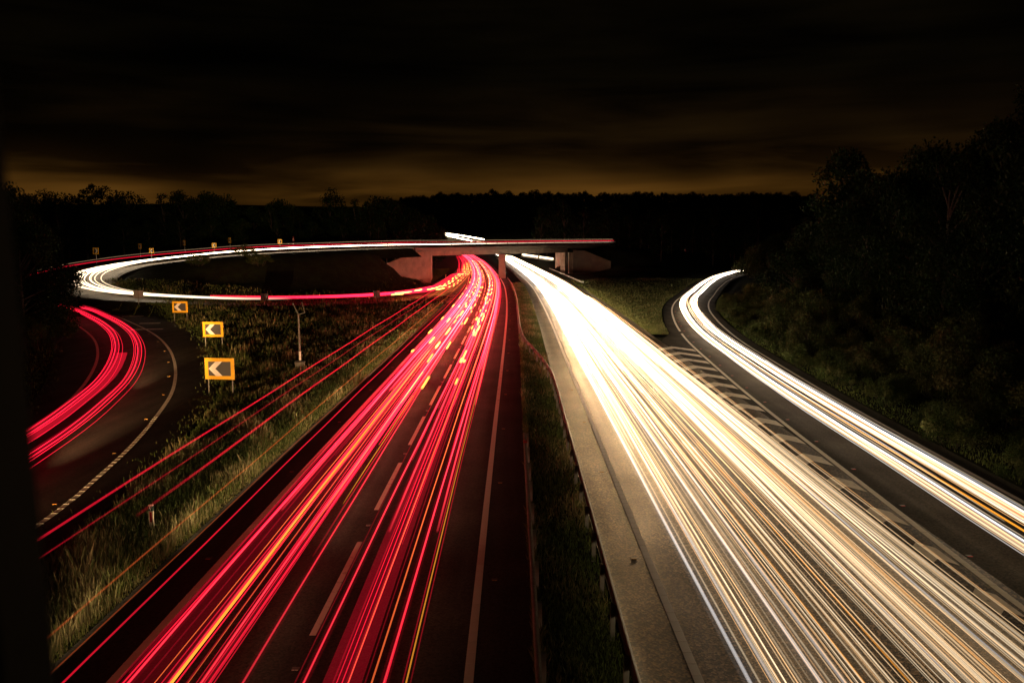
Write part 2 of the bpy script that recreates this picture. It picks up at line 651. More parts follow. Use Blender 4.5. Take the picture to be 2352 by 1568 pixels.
gx = spaced(-5000, 5000, [(-4000, -400, 300), (-400, -130, 20), (-130, -70, 4), (-70, 50, 1.2), (50, 130, 4), (130, 400, 20), (400, 5000, 300)])
gy = spaced(-3000, 7000, [(-2500, -100, 300), (-100, 0, 8), (0, 250, 1.6), (250, 420, 8), (420, 1600, 40), (1600, 7000, 350)])
GX, GY = np.meshgrid(gx, gy)
gz = ground_z(GX.ravel(), GY.ravel())
# clear the ground from under the carriageways


def dist_to(A, x, y):
    d = np.full(len(x), 1e9)
    P = A[::2, :2]
    for i in range(0, len(x), 4000):
        d[i:i + 4000] = np.sqrt(((x[i:i + 4000, None] - P[None, :, 0])**2 + (y[i:i + 4000, None] - P[None, :, 1])**2).min(1))
    return d


fx, fy = GX.ravel(), GY.ravel()
near = (np.abs(fx) < 140) & (fy > -100) & (fy < 420)
low = np.zeros(len(fx))
idx = np.where(near)[0]
for A, o, w in ((RED_R, -3.7, 6.0), (WHITE_L, 3.7, 6.0), (SLIP_R, 2.8, 4.2), (SLIP_L, -2.6, 5.0), (LOOP[:S_LOOP_BR], 0, 5.2), (UPPER[:S_UP_BR], 0, 4.6)):
    d = dist_to(offset(A, o), fx[idx], fy[idx])
    low[idx] = np.maximum(low[idx], np.clip((w + 1.0 - d) / 1.0, 0, 1) * .28)
for A, o in ((RED_R, -3.7), (WHITE_L, 3.7)):
    d = dist_to(offset(A, o), fx[idx], fy[idx])
    gz[idx] = np.minimum(gz[idx], np.maximum(0, d - 6.5) * .9)
gz = gz - low - 0.03
nx, ny = len(gx), len(gy)
ii, jj = np.meshgrid(np.arange(nx - 1), np.arange(ny - 1))
a = (jj * nx + ii).ravel()
ground = fast_mesh('ground', np.c_[fx, fy, gz], np.c_[a, a + 1, a + nx + 1, a + nx], M['soil'], smooth=True)
structure(ground)

# ------------------------------------------------------------------ carriageways
Z_ROAD, Z_MARK = 0.0, 0.005


def carriageway(name, A, lo, hi, mat):
    o = strip(name, offset(A, lo, Z_ROAD), offset(A, hi, Z_ROAD), mat)
    return structure(o)


road_red = carriageway('outbound_carriageway', RED_R, -8.9, 1.35, M['asphalt'])
road_white = carriageway('oncoming_carriageway', WHITE_L, -1.35, 9.1, M['asphalt_glint'])


# the slip joins the carriageway through a painted nose: surface between the two as one sheet
slipR_inner = SLIP_R.copy()
near_j = SLIP_R[:, 1] < 80
wr = np.interp(SLIP_R[:, 1], offset(WHITE_L, 9.1)[:, 1], offset(WHITE_L, 9.1)[:, 0])
lo_line = offset(SLIP_R, -1.1)
tt = np.clip((80 - SLIP_R[:, 1]) / 6.0, 0, 1)
lo_line[:, 0] = np.where(SLIP_R[:, 1] < 82, np.minimum(lo_line[:, 0], wr * tt + lo_line[:, 0] * (1 - tt)), lo_line[:, 0])
lo_line[:, 2] += Z_ROAD - .004
road_slip = structure(strip('right_slip_road', lo_line, offset(SLIP_R, 5.6, Z_ROAD - .004), M['asphalt_nose']))
road_left = structure(strip('left_slip_road', offset(SLIP_L, np.interp(SLIP_L[:, 1], [0, 40, 62, 90], [-6.2, -6.6, -8.2, -9.0]), Z_ROAD),
                            offset(SLIP_L, np.interp(SLIP_L[:, 1], [0, 30, 45, 60, 95], [1.2, 1.6, 2.4, 2.8, 5.0]), Z_ROAD), M['asphalt']))
_ls = np.r_[0, np.cumsum(np.linalg.norm(np.diff(LOOP, axis=0), axis=1))]
_hw = np.interp(_ls, [0, 60, 110, 150], [2.2, 2.3, 3.4, 4.4])
_hw2 = np.interp(_ls, [0, 40, 80, 150], [2.2, 2.5, 3.6, 4.4])
road_loop = structure(strip('loop_road', offset(LOOP, -_hw, .004), offset(LOOP, _hw2, .004), M['asphalt_glint']))
for A_, hw_, k0, k1, side in ((LOOP, 4.35, 90, S_LOOP_BR, -1), (LOOP, 4.35, 90, S_LOOP_BR, 1), (UPPER, 3.55, 0, S_UP_BR, -1), (UPPER, 3.55, 0, S_UP_BR, 1)):
    B_ = A_[k0:k1]
    a1, a2 = offset(B_, side * hw_, -.03), offset(B_, side * (hw_ + 2.6), -1.7)
    strip('embankment_side', a1 if side > 0 else a2, a2 if side > 0 else a1, M['soil'], road_loop if A_ is LOOP else None or road_loop)
road_upper = structure(strip('upper_road', offset(UPPER, -3.6, .0), offset(UPPER, 3.6, .0), M['asphalt_glint']))
structure(strip('far_carriageway', offset(FAR_W, -5), offset(FAR_W, 5), M['asphalt_glint']))

# ---- markings
block_me = None


def block_mesh():
    global block_me
    if block_me is None:
        mb = MB()
        mb.box(-.10, .10, .06, .5, 0, .004)
        mb.box(-.10, .10, 0, .055, 0, .013)
        o = mb.build('line_block', M['paint'])
        block_me = o.data
        bpy.data.objects.remove(o)
    return block_me


def rib_line(road, A, y_near=0.0, r_blocks=42.0, width=.2, r_end=400, mat='paint'):
    """raised-rib edge line: single blocks near by, one strip beyond"""
    A = resample(A, 0.5)
    keep = A[:, 1] > y_near
    A = A[keep]
    me = block_mesh()
    t = np.gradient(A[:, :2], axis=0)
    n_last = 0
    for i in range(len(A) - 1):
        r = math.hypot(A[i, 0], A[i, 1])
        if r > r_blocks or n_last >= 150:
            break
        o = bpy.data.objects.new('line_block', me)
        o.location = (A[i, 0], A[i, 1], A[i, 2] + Z_MARK)
        o.rotation_euler = (0, 0, math.atan2(t[i, 1], t[i, 0]) - math.pi / 2)
        link(o, road)
        n_last += 1
    B = A[n_last:]
    B = B[np.hypot(B[:, 0], B[:, 1]) < r_end]
    if len(B) > 3:
        B = resample(B, 2.0)
        strip('edge_line', offset(B, -width / 2, Z_MARK), offset(B, width / 2, Z_MARK), M[mat], road)


rib_line(road_red, offset(RED_R, 0), 10)
rib_line(road_red, offset(RED_R, -7.32), 10)
rib_line(road_white, offset(WHITE_L, 0), 10)
rib_line(road_white, offset(WHITE_L, 7.5), 10)
rib_line(road_slip, SLIP_R[SLIP_R[:, 1] < 82], 10, 58)
S2 = SLIP_R[SLIP_R[:, 1] >= 82]
strip('edge_line', offset(S2, -.1, Z_MARK), offset(S2, .1, Z_MARK), M['paint'], road_slip)
S3 = offset(SLIP_R, 4.75)
strip('edge_line', offset(S3, -.1, Z_MARK), offset(S3, .1, Z_MARK), M['paint'], road_slip)
rib_line(road_left, SLIP_L, 10, 46, width=.2)
S4 = offset(SLIP_L, -5.3)
strip('edge_line', offset(S4, -.1, Z_MARK), offset(S4, .1, Z_MARK), M['paint'], road_left)
for rd, A, offs in ((road_loop, LOOP[95:], (-3.5, 3.5)), (road_upper, UPPER, (-3.2, 3.2))):
    for o_ in offs:
        B = offset(A, o_, Z_MARK)
        strip('edge_line', offset(B, -.09), offset(B, .09), M['paint'], rd)


def along(A):
    return np.r_[0, np.cumsum(np.linalg.norm(np.diff(A[:, :2], axis=0), axis=1))]


def at_s(A, s):
    q = along(A)
    p = np.array([np.interp(s, q, A[:, k]) for k in range(3)])
    p2 = np.array([np.interp(s + .5, q, A[:, k]) for k in range(3)])
    return p, math.atan2(p2[1] - p[1], p2[0] - p[0]) - math.pi / 2


stud_cache = {}


def stud(road, p, rz, kind):
    if kind not in stud_cache:
        b = MB().slab([(-.075, -.07), (.075, -.07), (.085, .07), (-.085, .07)], 0, .016).build('stud', M['stud_base'])
        mb = MB()
        for sx in (-1, 1):
            mb.box(sx * .036 - .030, sx * .036 + .030, -.079, -.062, .004, .030)
        g = mb.build('stud_lens', M[kind])
        stud_cache[kind] = (b.data, g.data)
        bpy.data.objects.remove(b)
        bpy.data.objects.remove(g)
    bd, gd = stud_cache[kind]
    o = bpy.data.objects.new('road_stud', bd)
    o.location = (p[0], p[1], p[2] + .002)
    o.rotation_euler = (0, 0, rz)
    o.scale = (1.0, 1.0, .45)
    link(o, road)
    link(bpy.data.objects.new('stud_lens', gd), o)


dash_me = {}


def dashes(road, A, first_y, mark, gap, width, y_end, studs=None):
    key = (mark, width)
    if key not in dash_me:
        o = MB().box(-width / 2, width / 2, 0, mark, 0, .005).build('lane_dash', M['paint'])
        dash_me[key] = o.data
        bpy.data.objects.remove(o)
    q = along(A)
    s = np.interp(first_y, A[:, 1], q)
    while s < q[-1]:
        p, rz = at_s(A, s)
        if p[1] > y_end:
            break
        o = bpy.data.objects.new('lane_dash', dash_me[key])
        o.location = (p[0], p[1], p[2] + Z_MARK)
        o.rotation_euler = (0, 0, rz)
        link(o, road)
        if studs:
            p, rz = at_s(A, s + mark + gap / 2)
            stud(road, p, rz, studs)
        s += mark + gap


dashes(road_red, offset(RED_R, -3.68), 9.3, 6, 3, .15, 260, 'stud_white')
dashes(road_white, offset(WHITE_L, 3.72), 13.0, 6, 3, .15, 260, 'stud_white')
for road, A, off, kind, y0, y1, st in ((road_red, RED_R, .42, 'stud_amber', 12.5, 180, 9.0), (road_red, RED_R, -7.75, 'stud_red', 14, 120, 9.0),
                                       (road_white, WHITE_L, -.4, 'stud_amber', 14, 150, 9.0), (road_slip, SLIP_R, .42, 'stud_red', 14, 110, 4.6),
                                       (road_left, SLIP_L, -.4, 'stud_amber', 14, 90, 7.0), (road_left, SLIP_L, -5.0, 'stud_red', 30, 90, 7.0),
                                       (road_white, WHITE_L, 7.1, 'stud_red', 14, 60, 9.0)):
    B = offset(A, off)
    q = along(B)
    s = np.interp(y0, B[:, 1], q)
    while True:
        p, rz = at_s(B, s)
        if p[1] > y1 or s > q[-1]:
            break
        stud(road, p, rz, kind)
        s += st

# chevrons of the painted nose on the right
EDGE_W = offset(WHITE_L, 7.85)
for yc in (16.4, 19.6, 22.9, 26.2, 29.8, 33.3, 36.9, 40.4, 44.0, 47.4, 50.8, 54.3, 57.8, 61.3, 64.8, 68.2):
    xl = np.interp(yc, EDGE_W[:, 1], EDGE_W[:, 0])
    xr = np.interp(yc, SLIP_R[:, 1], SLIP_R[:, 0]) - .22
    w = xr - xl
    xm = xl + .52 * w
    yt = yc + 1.0
    mb = MB().slab([(xl + .10, yt - 1.25), (xm, yt + .5 * w - 1.30), (xr, yt - .12 * w - 1.35), (xr, yt - .12 * w), (xm, yt + .5 * w), (xl + .10, yt)], Z_MARK, Z_MARK + .005)
    mb.build('chevron_mark', M['paint_worn'], road_slip)
# hatching where the left slip joins the loop
for p0, p1 in (((379, 720.5), (440, 720.5)), ((320, 743), (368, 742)), ((280, 727), (330, 726)), ((300, 757), (374, 755.5)), ((258, 716), (300, 715))):
    a_, b_ = U(*p0), U(*p1)
    d = (b_ - a_) / np.linalg.norm(b_ - a_)
    n_ = np.array((-d[1], d[0], 0)) * .35
    MB().slab([(a_ - n_)[:2], (b_ - n_)[:2], (b_ + n_)[:2], (a_ + n_)[:2]], Z_MARK + .004, Z_MARK + .008).build('hatch_bar', M['paint'], road_left)
# hatching of the nose where the loop leaves the outbound carriageway
NOSE_A = offset(RED_R, -8.1)
strip('edge_line', offset(LOOP[:96], -1.9, Z_MARK + .004), offset(LOOP[:96], -1.75, Z_MARK + .004), M['paint'], road_loop)
NOSE_B = offset(LOOP, 2.6)
for yc in np.arange(121, 166, 3.4):
    xr = np.interp(yc, NOSE_A[:, 1], NOSE_A[:, 0])
    sel = NOSE_B[(NOSE_B[:, 1] > 100) & (NOSE_B[:, 1] < 190) & (NOSE_B[:, 0] > -40)]
    sel = sel[np.argsort(sel[:, 1])]
    xl = np.interp(yc + 2, sel[:, 1], sel[:, 0])
    if xr - xl > .8:
        MB().slab([(xl, yc + 1.8), (xr, yc - .3), (xr, yc + .3), (xl, yc + 2.4)], Z_MARK, Z_MARK + .006).build('hatch_bar', M['paint_worn'], road_red)
B_ = NOSE_B[(NOSE_B[:, 1] > 108) & (NOSE_B[:, 1] < 172) & (NOSE_B[:, 0] > -30)]
nose_v = [(-8.3, 118), (-14, 120), (-11.5, 140), (-9.6, 170), (-8.9, 170)]
strip('nose_surface', np.array([(np.interp(y, B_[::-1, 1], B_[::-1, 0]) - 2, y, -.008) for y in np.arange(119, 178, 3)]),
      np.array([(np.interp(y, RED_R[:, 1], RED_R[:, 0]) - 8.7, y, -.008) for y in np.arange(119, 178, 3)]), M['asphalt'], road_red)

# ------------------------------------------------------------------ overbridge
bridge = empty('road_bridge', tuple(BR_P))
tag(bridge, 'concrete road bridge with thin deck and post and rail parapets over both carriageways', 'bridge')


def bq(s, n, z):
    return BR_U * s + BR_N * n + np.array((0, 0, z))


def bbox(mb, s0, s1, n0, n1, z0, z1, rise=0.0):
    mb.hexa([bq(s0, n0, z0), bq(s1, n0, z0 + rise), bq(s1, n1, z0 + rise), bq(s0, n1, z0),
             bq(s0, n0, z1), bq(s1, n0, z1 + rise), bq(s1, n1, z1 + rise), bq(s0, n1, z1)])
    return mb


LEN = 56.0
bbox(MB(), -1.2, LEN + 1.2, 0.55, 11.6, 5.62, 6.55).build('deck_beam', M['concrete'], bridge)
bbox(MB(), -4.5, LEN + 22, -0.35, 12.4, 6.56, 7.24, .10).build('deck_slab', M['concrete_dark'], bridge)
bbox(MB(), -4.6, LEN + 22, -0.42, 0.02, 7.0, 7.42, .10).build('edge_kerb', M['concrete_dark'], bridge)
bbox(MB(), -4.6, LEN + 22, 12.0, 12.5, 7.0, 7.75, .14).build('edge_kerb', M['concrete_dark'], bridge)
post_me = MB().box(-.06, .06, -.05, .05, 0, 1.05).build('parapet_post', M['steel_dull'])
post_data = post_me.data
bpy.data.objects.remove(post_me)
for n_, zb in ((-.2, 7.42), (12.25, 7.75)):
    for k in range(24):
        s = -22 + k * 4.2
        o = bpy.data.objects.new('parapet_post', post_data)
        o.location = bq(s, n_, zb + (s + 4.6) / 82 * .1 if s > -4.6 else zb - .02)
        if s < -4.6:
            # the parapet carries on over the approach, following the road
            kidx = S_LOOP_BR - int((-4.6 - s) / 1.5)
            base = offset((LOOP if n_ < 0 else UPPER), 4.6 if n_ < 0 else -4.2)
            kidx = kidx if n_ < 0 else S_UP_BR - int((-4.6 - s) / 1.5)
            o.location = base[kidx] - BR_P + (0, 0, .1)
        link(o, bridge)
    for hz in (.45, .98):
        app = (offset(LOOP, 4.6) if n_ < 0 else offset(UPPER, -4.2))
        kk = S_LOOP_BR if n_ < 0 else S_UP_BR
        pts = [app[kk - j] - BR_P + (0, 0, .1 + hz) for j in (12, 8, 4)] + [bq(s, n_, zb + hz + max(0, s) / 82 * .1) for s in (0, 20, 40, 60, 76)]
        A = resample(np.array(pts), 4)
        V, F = sweep(A, [(-.035, -.04), (.035, -.04), (.035, .04), (-.035, .04)])
        fast_mesh('parapet_rail', V, F, M['steel_dull'], bridge)
# skew abutments stand parallel to the road below; the wing wall follows the deck edge
mb = MB().hexa([(-.9, .3, -.4), (.15, .3, -.4), (-1.2, 21, -.4), (-2.4, 21, -.4), (-.9, .3, 5.6), (.15, .3, 5.6), (-1.2, 21, 5.6), (-2.4, 21, 5.6)])
mb.build('abutment', M['concrete'], bridge)
mb = MB()
bbox(mb, .35, 1.25, .9, 2.2, -.3, 5.60)
mb.build('bearing_column', M['concrete'], bridge)
wing = [(0.0, -.4), (0.0, 6.52), (-5.0, 6.45), (-16.5, 3.5), (-16.5, 2.0)]
dirw, nw = BR_U, BR_N
V = []
for dn in (-.62, -.14):
    V += [tuple(dirw * p[0] + nw * dn + np.array((0, 0, p[1]))) for p in wing]
n = len(wing)
F = [tuple(range(n)), tuple(n + i for i in reversed(range(n)))] + [(i, n + i, n + (i + 1) % n, (i + 1) % n) for i in range(n)]
mesh_obj('wing_wall', V, F, M['concrete'], bridge)
for p in (-2.5, -5.2, -8.0, -10.6, -13.0):
    zt = np.interp(-p, [0, 5, 16.5], [6.52, 6.45, 3.5])
    q = dirw * p - nw * .38
    MB().box(q[0] - .04, q[0] + .04, q[1] - .04, q[1] + .04, zt, zt + 1.1).build('handrail_post', M['steel_dull'], bridge)
# central pier, right columns, right wing
q = np.array((-2.35, 198.5, 0)) - BR_P
MB().box(q[0] - .78, q[0] + .78, q[1] - 1.0, q[1] + 5.5, -.4, 5.62).build('pier', M['concrete'], bridge)
mb = MB()
bbox(mb, LEN - 1.0, LEN + .6, -.05, 1.4, -.4, 5.62)
mb.build('column', M['concrete'], bridge)
p0 = bq(LEN + 1.4, .2, 0)
MB().hexa([p0 + (0, 0, -.4), p0 + (1.3, 0, -.4), p0 + (-1.2, 22, -.4), p0 + (-2.5, 22, -.4), p0 + (0, 0, 5.6), p0 + (1.3, 0, 5.6), p0 + (-1.2, 22, 5.6), p0 + (-2.5, 22, 5.6)]).build('abutment', M['concrete'], bridge)
V = []
wing = [(0, -.4), (0, 6.3), (3, 6.1), (10, 3.4), (10, -.4)]
p0 = bq(LEN + 1.9, -.75, 0)
dirw2 = np.array((.97, -.22, 0))
for dn in (0, .5):
    V += [tuple(p0 + dirw2 * p[0] + np.array((0, dn, 0)) + np.array((0, 0, p[1]))) for p in wing]
M['concrete_dimmed'] = plain('concrete_dimmed', (0.075, 0.062, 0.047), 0.9, spec=.1, noise=(0.5, (0.045, 0.038, 0.03), 0.40, 0.66))  # concrete darkened in its colour so the trail-lit wing wall stays dim
mesh_obj('wing_wall', V, F, M['concrete_dimmed'], bridge)

# ------------------------------------------------------------------ crash barriers
W_PROF = [(-.04, .45), (.03, .50), (-.04, .56), (-.04, .64), (.03, .70), (-.04, .76), (-.055, .76), (-.055, .45)]


def barrier(name, A, label, side, r_posts, flat=False, post_mat='steel', rail_mat='steel', spacing=2.4):
    base = A[0]
    root = empty(name, tuple(base))
    tag(root, label, 'crash barrier')
    B = resample(A, 1.2) - base
    prof = [(s * side, u) for s, u in W_PROF] if not flat else [(-.06, .55), (.06, .55), (.06, .75), (-.06, .75)]
    V, F = sweep(B, prof)
    fast_mesh('rail', V, F, M[rail_mat], root)
    C = resample(A, spacing) - base
    t = np.gradient(C[:, :2], axis=0)
    pm = None
    for i in range(len(C)):
        if np.linalg.norm((C[i] + base)[:2]) > r_posts:
            break
        if pm is None:
            o = MB().box(-.055, .055, -.05, .05, -.15, .70).build('post', M[post_mat])
            pm = o.data
            bpy.data.objects.remove(o)
        o = bpy.data.objects.new('post', pm)
        nrm = np.array((t[i, 1], -t[i, 0])) / np.linalg.norm(t[i])
        o.location = (C[i, 0] - nrm[0] * .12 * side, C[i, 1] - nrm[1] * .12 * side, C[i, 2])
        o.rotation_euler = (0, 0, math.atan2(t[i, 1], t[i, 0]) - math.pi / 2)
        link(o, root)
    return root


bar_r = crom([(2.40, 4), (2.42, 16), (2.48, 27), (2.52, 38), (2.58, 46), (2.56, 52), (2.25, 58), (1.7, 64.5), (1.1, 71), (.85, 80),
              (.78, 95), (.74, 115), (.62, 130), (.2, 155), (-.6, 177), (-1.0, 186)], 1.0)
barrier('crash_barrier', bar_r, 'long grey W-beam barrier bending beside the bright oncoming carriageway', 1, 110)
bar_l = crom([(.50, 4), (.52, 18), (.53, 26), (.54, 35.5)], 1.0)
bl = barrier('crash_barrier', bar_l, 'short dark open box beam barrier on pale posts beside the red trails', -1, 60, True, 'post_grey', 'steel_dull', 2.45)
e_ = bar_l[-1] - bar_l[0]
MB().box(e_[0] - .08, e_[0] + .08, e_[1] - 1.9, e_[1] - 1.55, .755, .80).build('end_reflector', M['sign_red'], bl)
bar_b = crom([(10.9, 248), (12.0, 222), (12.9, 195), (13.6, 172), (14.1, 166)], 1.0)
barrier('crash_barrier', bar_b, 'short barrier before the right bridge column beyond the white trails', 1, 0)

# ------------------------------------------------------------------ signs and posts


def chevron_sign(px_base, D, w, h, z_ground, z_bot, rz, label, left=True, posts=2, group=None, narrow=None):
    root = empty('chevron_sign', (px_base, D, z_ground), rz)
    tag(root, label, 'road sign', group)
    b = h * .165
    MB().box(-w / 2, w / 2, -.02, .02, z_bot, z_bot + h).build('board', M['sign_yellow'], root)
    panel = MB().box(-w / 2 + b, w / 2 - b, -.026, -.0205, z_bot + b, z_bot + h - b).build('panel', M['sign_black'], root)
    ih, iw = h - 2 * b, w - 2 * b
    s = -1 if left else 1
    zc = z_bot + h / 2
    cw = iw * .30
    x0 = iw / 2 - .02
    poly = [(s * x0, zc), (s * (x0 - iw * .31), zc + ih / 2), (s * (x0 - iw * .31 - cw), zc + ih / 2),
            (s * (x0 - cw), zc), (s * (x0 - iw * .31 - cw), zc - ih / 2), (s * (x0 - iw * .31), zc - ih / 2)]
    if not left:
        poly = poly[::-1]
    MB().prism(poly, -.031, -.0265).build('chevron', M['sign_white'], panel)
    if posts == 2:
        for sx in (-.41, .41):
            MB().tube((sx * w, .05, -.4), (sx * w, .05, z_bot + h * .9), .038).build('post', M['steel'], root)
    else:
        MB().tube((0, .05, -.6), (0, .05, z_bot + h * .9), .045).build('post', M['steel'], root)
    return root


p = U(507, 905)
chevron_sign(p[0], p[1], 1.78, 1.26, 0, .88, math.radians(-6), 'largest yellow bordered chevron sign, nearest of three beside the left slip road')
p = U(491, 795)
chevron_sign(p[0], p[1], 1.78, 1.28, 0, .80, math.radians(-5), 'middle chevron sign of three beside the left slip road, brightly lit')
p = U(415, 738)
chevron_sign(p[0], p[1], 1.75, 1.24, 0, .98, math.radians(-4), 'chevron sign beside the left slip road overlapping the white loop trails')


def sign_z(D, py):
    return CAM_H - (py - 550) * D / 1930.0


# far chevrons along the loop and the upper road
for (x0, x1, y0, y1, yb, D, left, lab) in (
        (218, 233, 568.5, 583.5, 614, 137, False, 'small right pointing chevron sign by the outer loop bend, furthest left'),
        (322, 331.6, 559.5, 571, 582, 158, False, 'second small right pointing chevron from the left, behind the red upper road'),
        (350.5, 354.5, 570, 581, 597, 140, True, 'thin edge-on chevron sign between the loop and the upper road'),
        (424.6, 431.5, 552, 563.6, 574, 165, False, 'dim third right pointing chevron behind the upper road'),
        (493.6, 499, 558, 568.5, 584, 146, True, 'small left pointing chevron above the white loop trail, left of the bush'),
        (528.5, 535.7, 546, 557.7, 566, 172, False, 'dim rightmost right pointing chevron behind the upper road'),
        (643, 650, 549.6, 559.5, 573, 152, True, 'small left pointing chevron above the loop trail nearest the bridge')):
    xc = (x0 + x1) / 2
    X = (xc - 1176) / 1930 * D
    hh = (y1 - y0) * D / 1930
    ww = max((x1 - x0) * D / 1930, .12)
    zb = sign_z(D, yb)
    turn = math.acos(min(1, ww / (hh * 1.05)))
    chevron_sign(X, D, hh * 1.05, hh, zb, sign_z(D, y1) - zb, turn * (1 if left else -1) * .85, lab, left, 1)

for (x0, x1, y0, y1, yb, D, lab) in ((306, 329, 666, 683.5, 701, 104, 'grey back of a square sign in front of the white loop trails'),
                                     (598, 616, 673, 688.5, 703, 108.5, 'grey sign back above the middle of the loop trails'),
                                     (857, 873, 667, 682, 698, 115.5, 'grey sign back over the red loop trails near the bridge')):
    xc = (x0 + x1) / 2
    root = empty('sign_back', ((xc - 1176) / 1930 * D, D, sign_z(D, yb)))
    tag(root, lab, 'road sign')
    w, h, z0 = (x1 - x0) * D / 1930, (y1 - y0) * D / 1930, (yb - y1) * D / 1930
    bd_ = MB().box(-w / 2, w / 2, -.015, .015, z0, z0 + h).build('board', M['sign_back'], root)
    MB().tube((0, -.06, -.6), (0, -.06, z0 + h), .05).build('post', M['steel_dull'], root)
    for k in (.25, .75):
        MB().box(-w * .46, w * .46, -.045, -.016, z0 + h * k - .025, z0 + h * k + .025).build('stiffener', M['sign_back'], bd_)

# triangular warning sign at the bridge approach
D = 178
root = empty('warning_sign', ((677.5 - 1176) / 1930 * D, D, sign_z(D, 566)), math.radians(-52))
tag(root, 'thin red triangular warning sign on a post by the bridge approach', 'road sign')
z0 = sign_z(D, 554) - sign_z(D, 566)
MB().prism([(-.62, z0), (.62, z0), (0, z0 + 1.1)], -.02, .02).build('red_border', M['sign_red'], root)
MB().prism([(-.40, z0 + .13), (.40, z0 + .13), (0, z0 + .84)], -.03, -.021).build('white_panel', M['sign_white'], root)
MB().tube((0, .06, -.8), (0, .06, z0 + .9), .045).build('post', M['steel_dull'], root)

# monitoring mast with V arms and cabinet
p = U(690, 850)
M['mast_grey'] = plain('mast_grey', (0.17, 0.155, 0.13), 0.7, noise=(5, (0.12, 0.11, 0.09), 0.4, 0.65))
mast = empty('monitoring_mast', tuple(p))
tag(mast, 'thin grey mast with V shaped arms and a small cabinet in the left verge', 'mast')
MB().tube((0, 0, -.2), (-.02, 0, 3.9), .075, .06, 10).build('pole', M['mast_grey'], mast)
MB().tube((-.02, 0, 3.88), (-.40, .05, 4.65), .035).tube((-.02, 0, 3.88), (.42, .05, 4.0), .03).tube((.42, .05, 4.0), (.16, .3, 4.7), .025).build('arm', M['mast_grey'], mast)
MB().tube((0, -.004, .72), (0, -.004, 1.32), .080, .080, 10).build('reflective_band', M['sign_white'], mast)
cabinet = MB().box(-.28, .32, -.35, .0, -.05, .55).build('cabinet', M['mast_grey'], mast)
MB().hexa([(-.31, -.38, .552), (.35, -.38, .552), (.35, .03, .552), (-.31, .03, .552), (-.31, -.38, .60), (.35, -.38, .60), (.35, .03, .66), (-.31, .03, .66)]).build('cabinet_lid', M['mast_grey'], cabinet)


def text_mesh(txt, size, mat, parent, loc):
    cu = bpy.data.curves.new('digits', 'FONT')
    cu.body = txt
    cu.size = size
    cu.align_x = 'CENTER'
    cu.extrude = .001
    tmp = bpy.data.objects.new('digits_tmp', cu)
    COL.objects.link(tmp)
    dg = bpy.context.evaluated_depsgraph_get()
    me = bpy.data.meshes.new_from_object(tmp.evaluated_get(dg))
    bpy.data.objects.remove(tmp)
    me.materials.clear()
    me.materials.append(mat)
    o = link(bpy.data.objects.new('digits', me), parent)
    o.location = loc
    o.rotation_euler = (math.pi / 2, 0, 0)
    return o


def marker_post(p, label, k=1.0, full=True):
    root = empty('marker_post', tuple(p))
    tag(root, label, 'marker post')
    MB().box(-.07, .07, -.03, .03, -.15, .57).build('post', M['marker_white'], root)
    if full:
        plate = MB().box(-.068, .068, -.028, .028, .571, .73).build('number_plate', M['plate_green'], root)
        MB().box(-.072, .072, -.034, .034, .731, .77).build('cap', M['marker_white'], root)
        text_mesh('21', .10, M['sign_white'], plate, (0, -.030, .655))
        text_mesh('7', .08, M['sign_white'], plate, (0, -.030, .585))
    MB().box(-.030, .030, -.036, -.0305, .22, .54).build('reflector', M['sign_red'], root)
    root.scale = (k, k, k)
    return root


marker_post(U(349, 1213), 'white marker post with a red reflector standing in the near left verge')
marker_post(U(1024, 637, .5), 'tiny red and white marker post in the verge just before the bridge', 1.1, False)

# post of the footbridge railing, close to the lens and out of focus
fp = empty('railing_post', (-.333, .56, 7.4))
fp.rotation_euler = (0, math.radians(-1.6), 0)
tag(fp, 'blurred dark railing post rising close to the camera at the left edge', 'railing post')
MB().box(-.075, .03, -.03, .03, 0, 2.6).build('upright', M['post_near'], fp)
MB().box(-.10, .055, -.05, .05, -.03, 0).build('base_plate', M['post_near'], fp)


# ------------------------------------------------------------------ trees and shrubs


def rand_dirs(n):
    v = rng.normal(size=(n, 3))
    return v / np.linalg.norm(v, axis=1)[:, None]


def leaf_cloud(centers, radii, per, size, tints, squash=.8):
    """many small leaf-shaped faces spread through clumps"""
    V, F, Cc = [], [], []
    b = 0
    for c, r in zip(centers, radii):
        n = int(per * r * r)
        d = rand_dirs(n)
        rad = r * (rng.random(n) ** .45)[:, None]
        P = c + d * rad * np.array((1, 1, squash))
        ax = rand_dirs(n)
        bx = np.cross(ax, rand_dirs(n))
        bx /= np.linalg.norm(bx, axis=1)[:, None] + 1e-6
        ax[:, 2] -= .35
        s = size * (.6 + .8 * rng.random(n))[:, None]
        q = np.stack([P - ax * s * .5, P + bx * s * .28, P + ax * s * .5, P - bx * s * .28], 1)
        V.append(q.reshape(-1, 3))
        F.append(b + np.arange(n * 4).reshape(-1, 4))
        b += n * 4
        base = np.array(tints[rng.integers(len(tints))])
        col = base * (.7 + .6 * rng.random((n, 1)))
        Cc.append(np.repeat(col, 4, 0))
    return np.vstack(V), np.vstack(F), np.vstack(Cc)


GREENS = [(.008, .019, .005), (.010, .022, .005), (.013, .023, .006), (.007, .017, .004), (.017, .025, .007)]


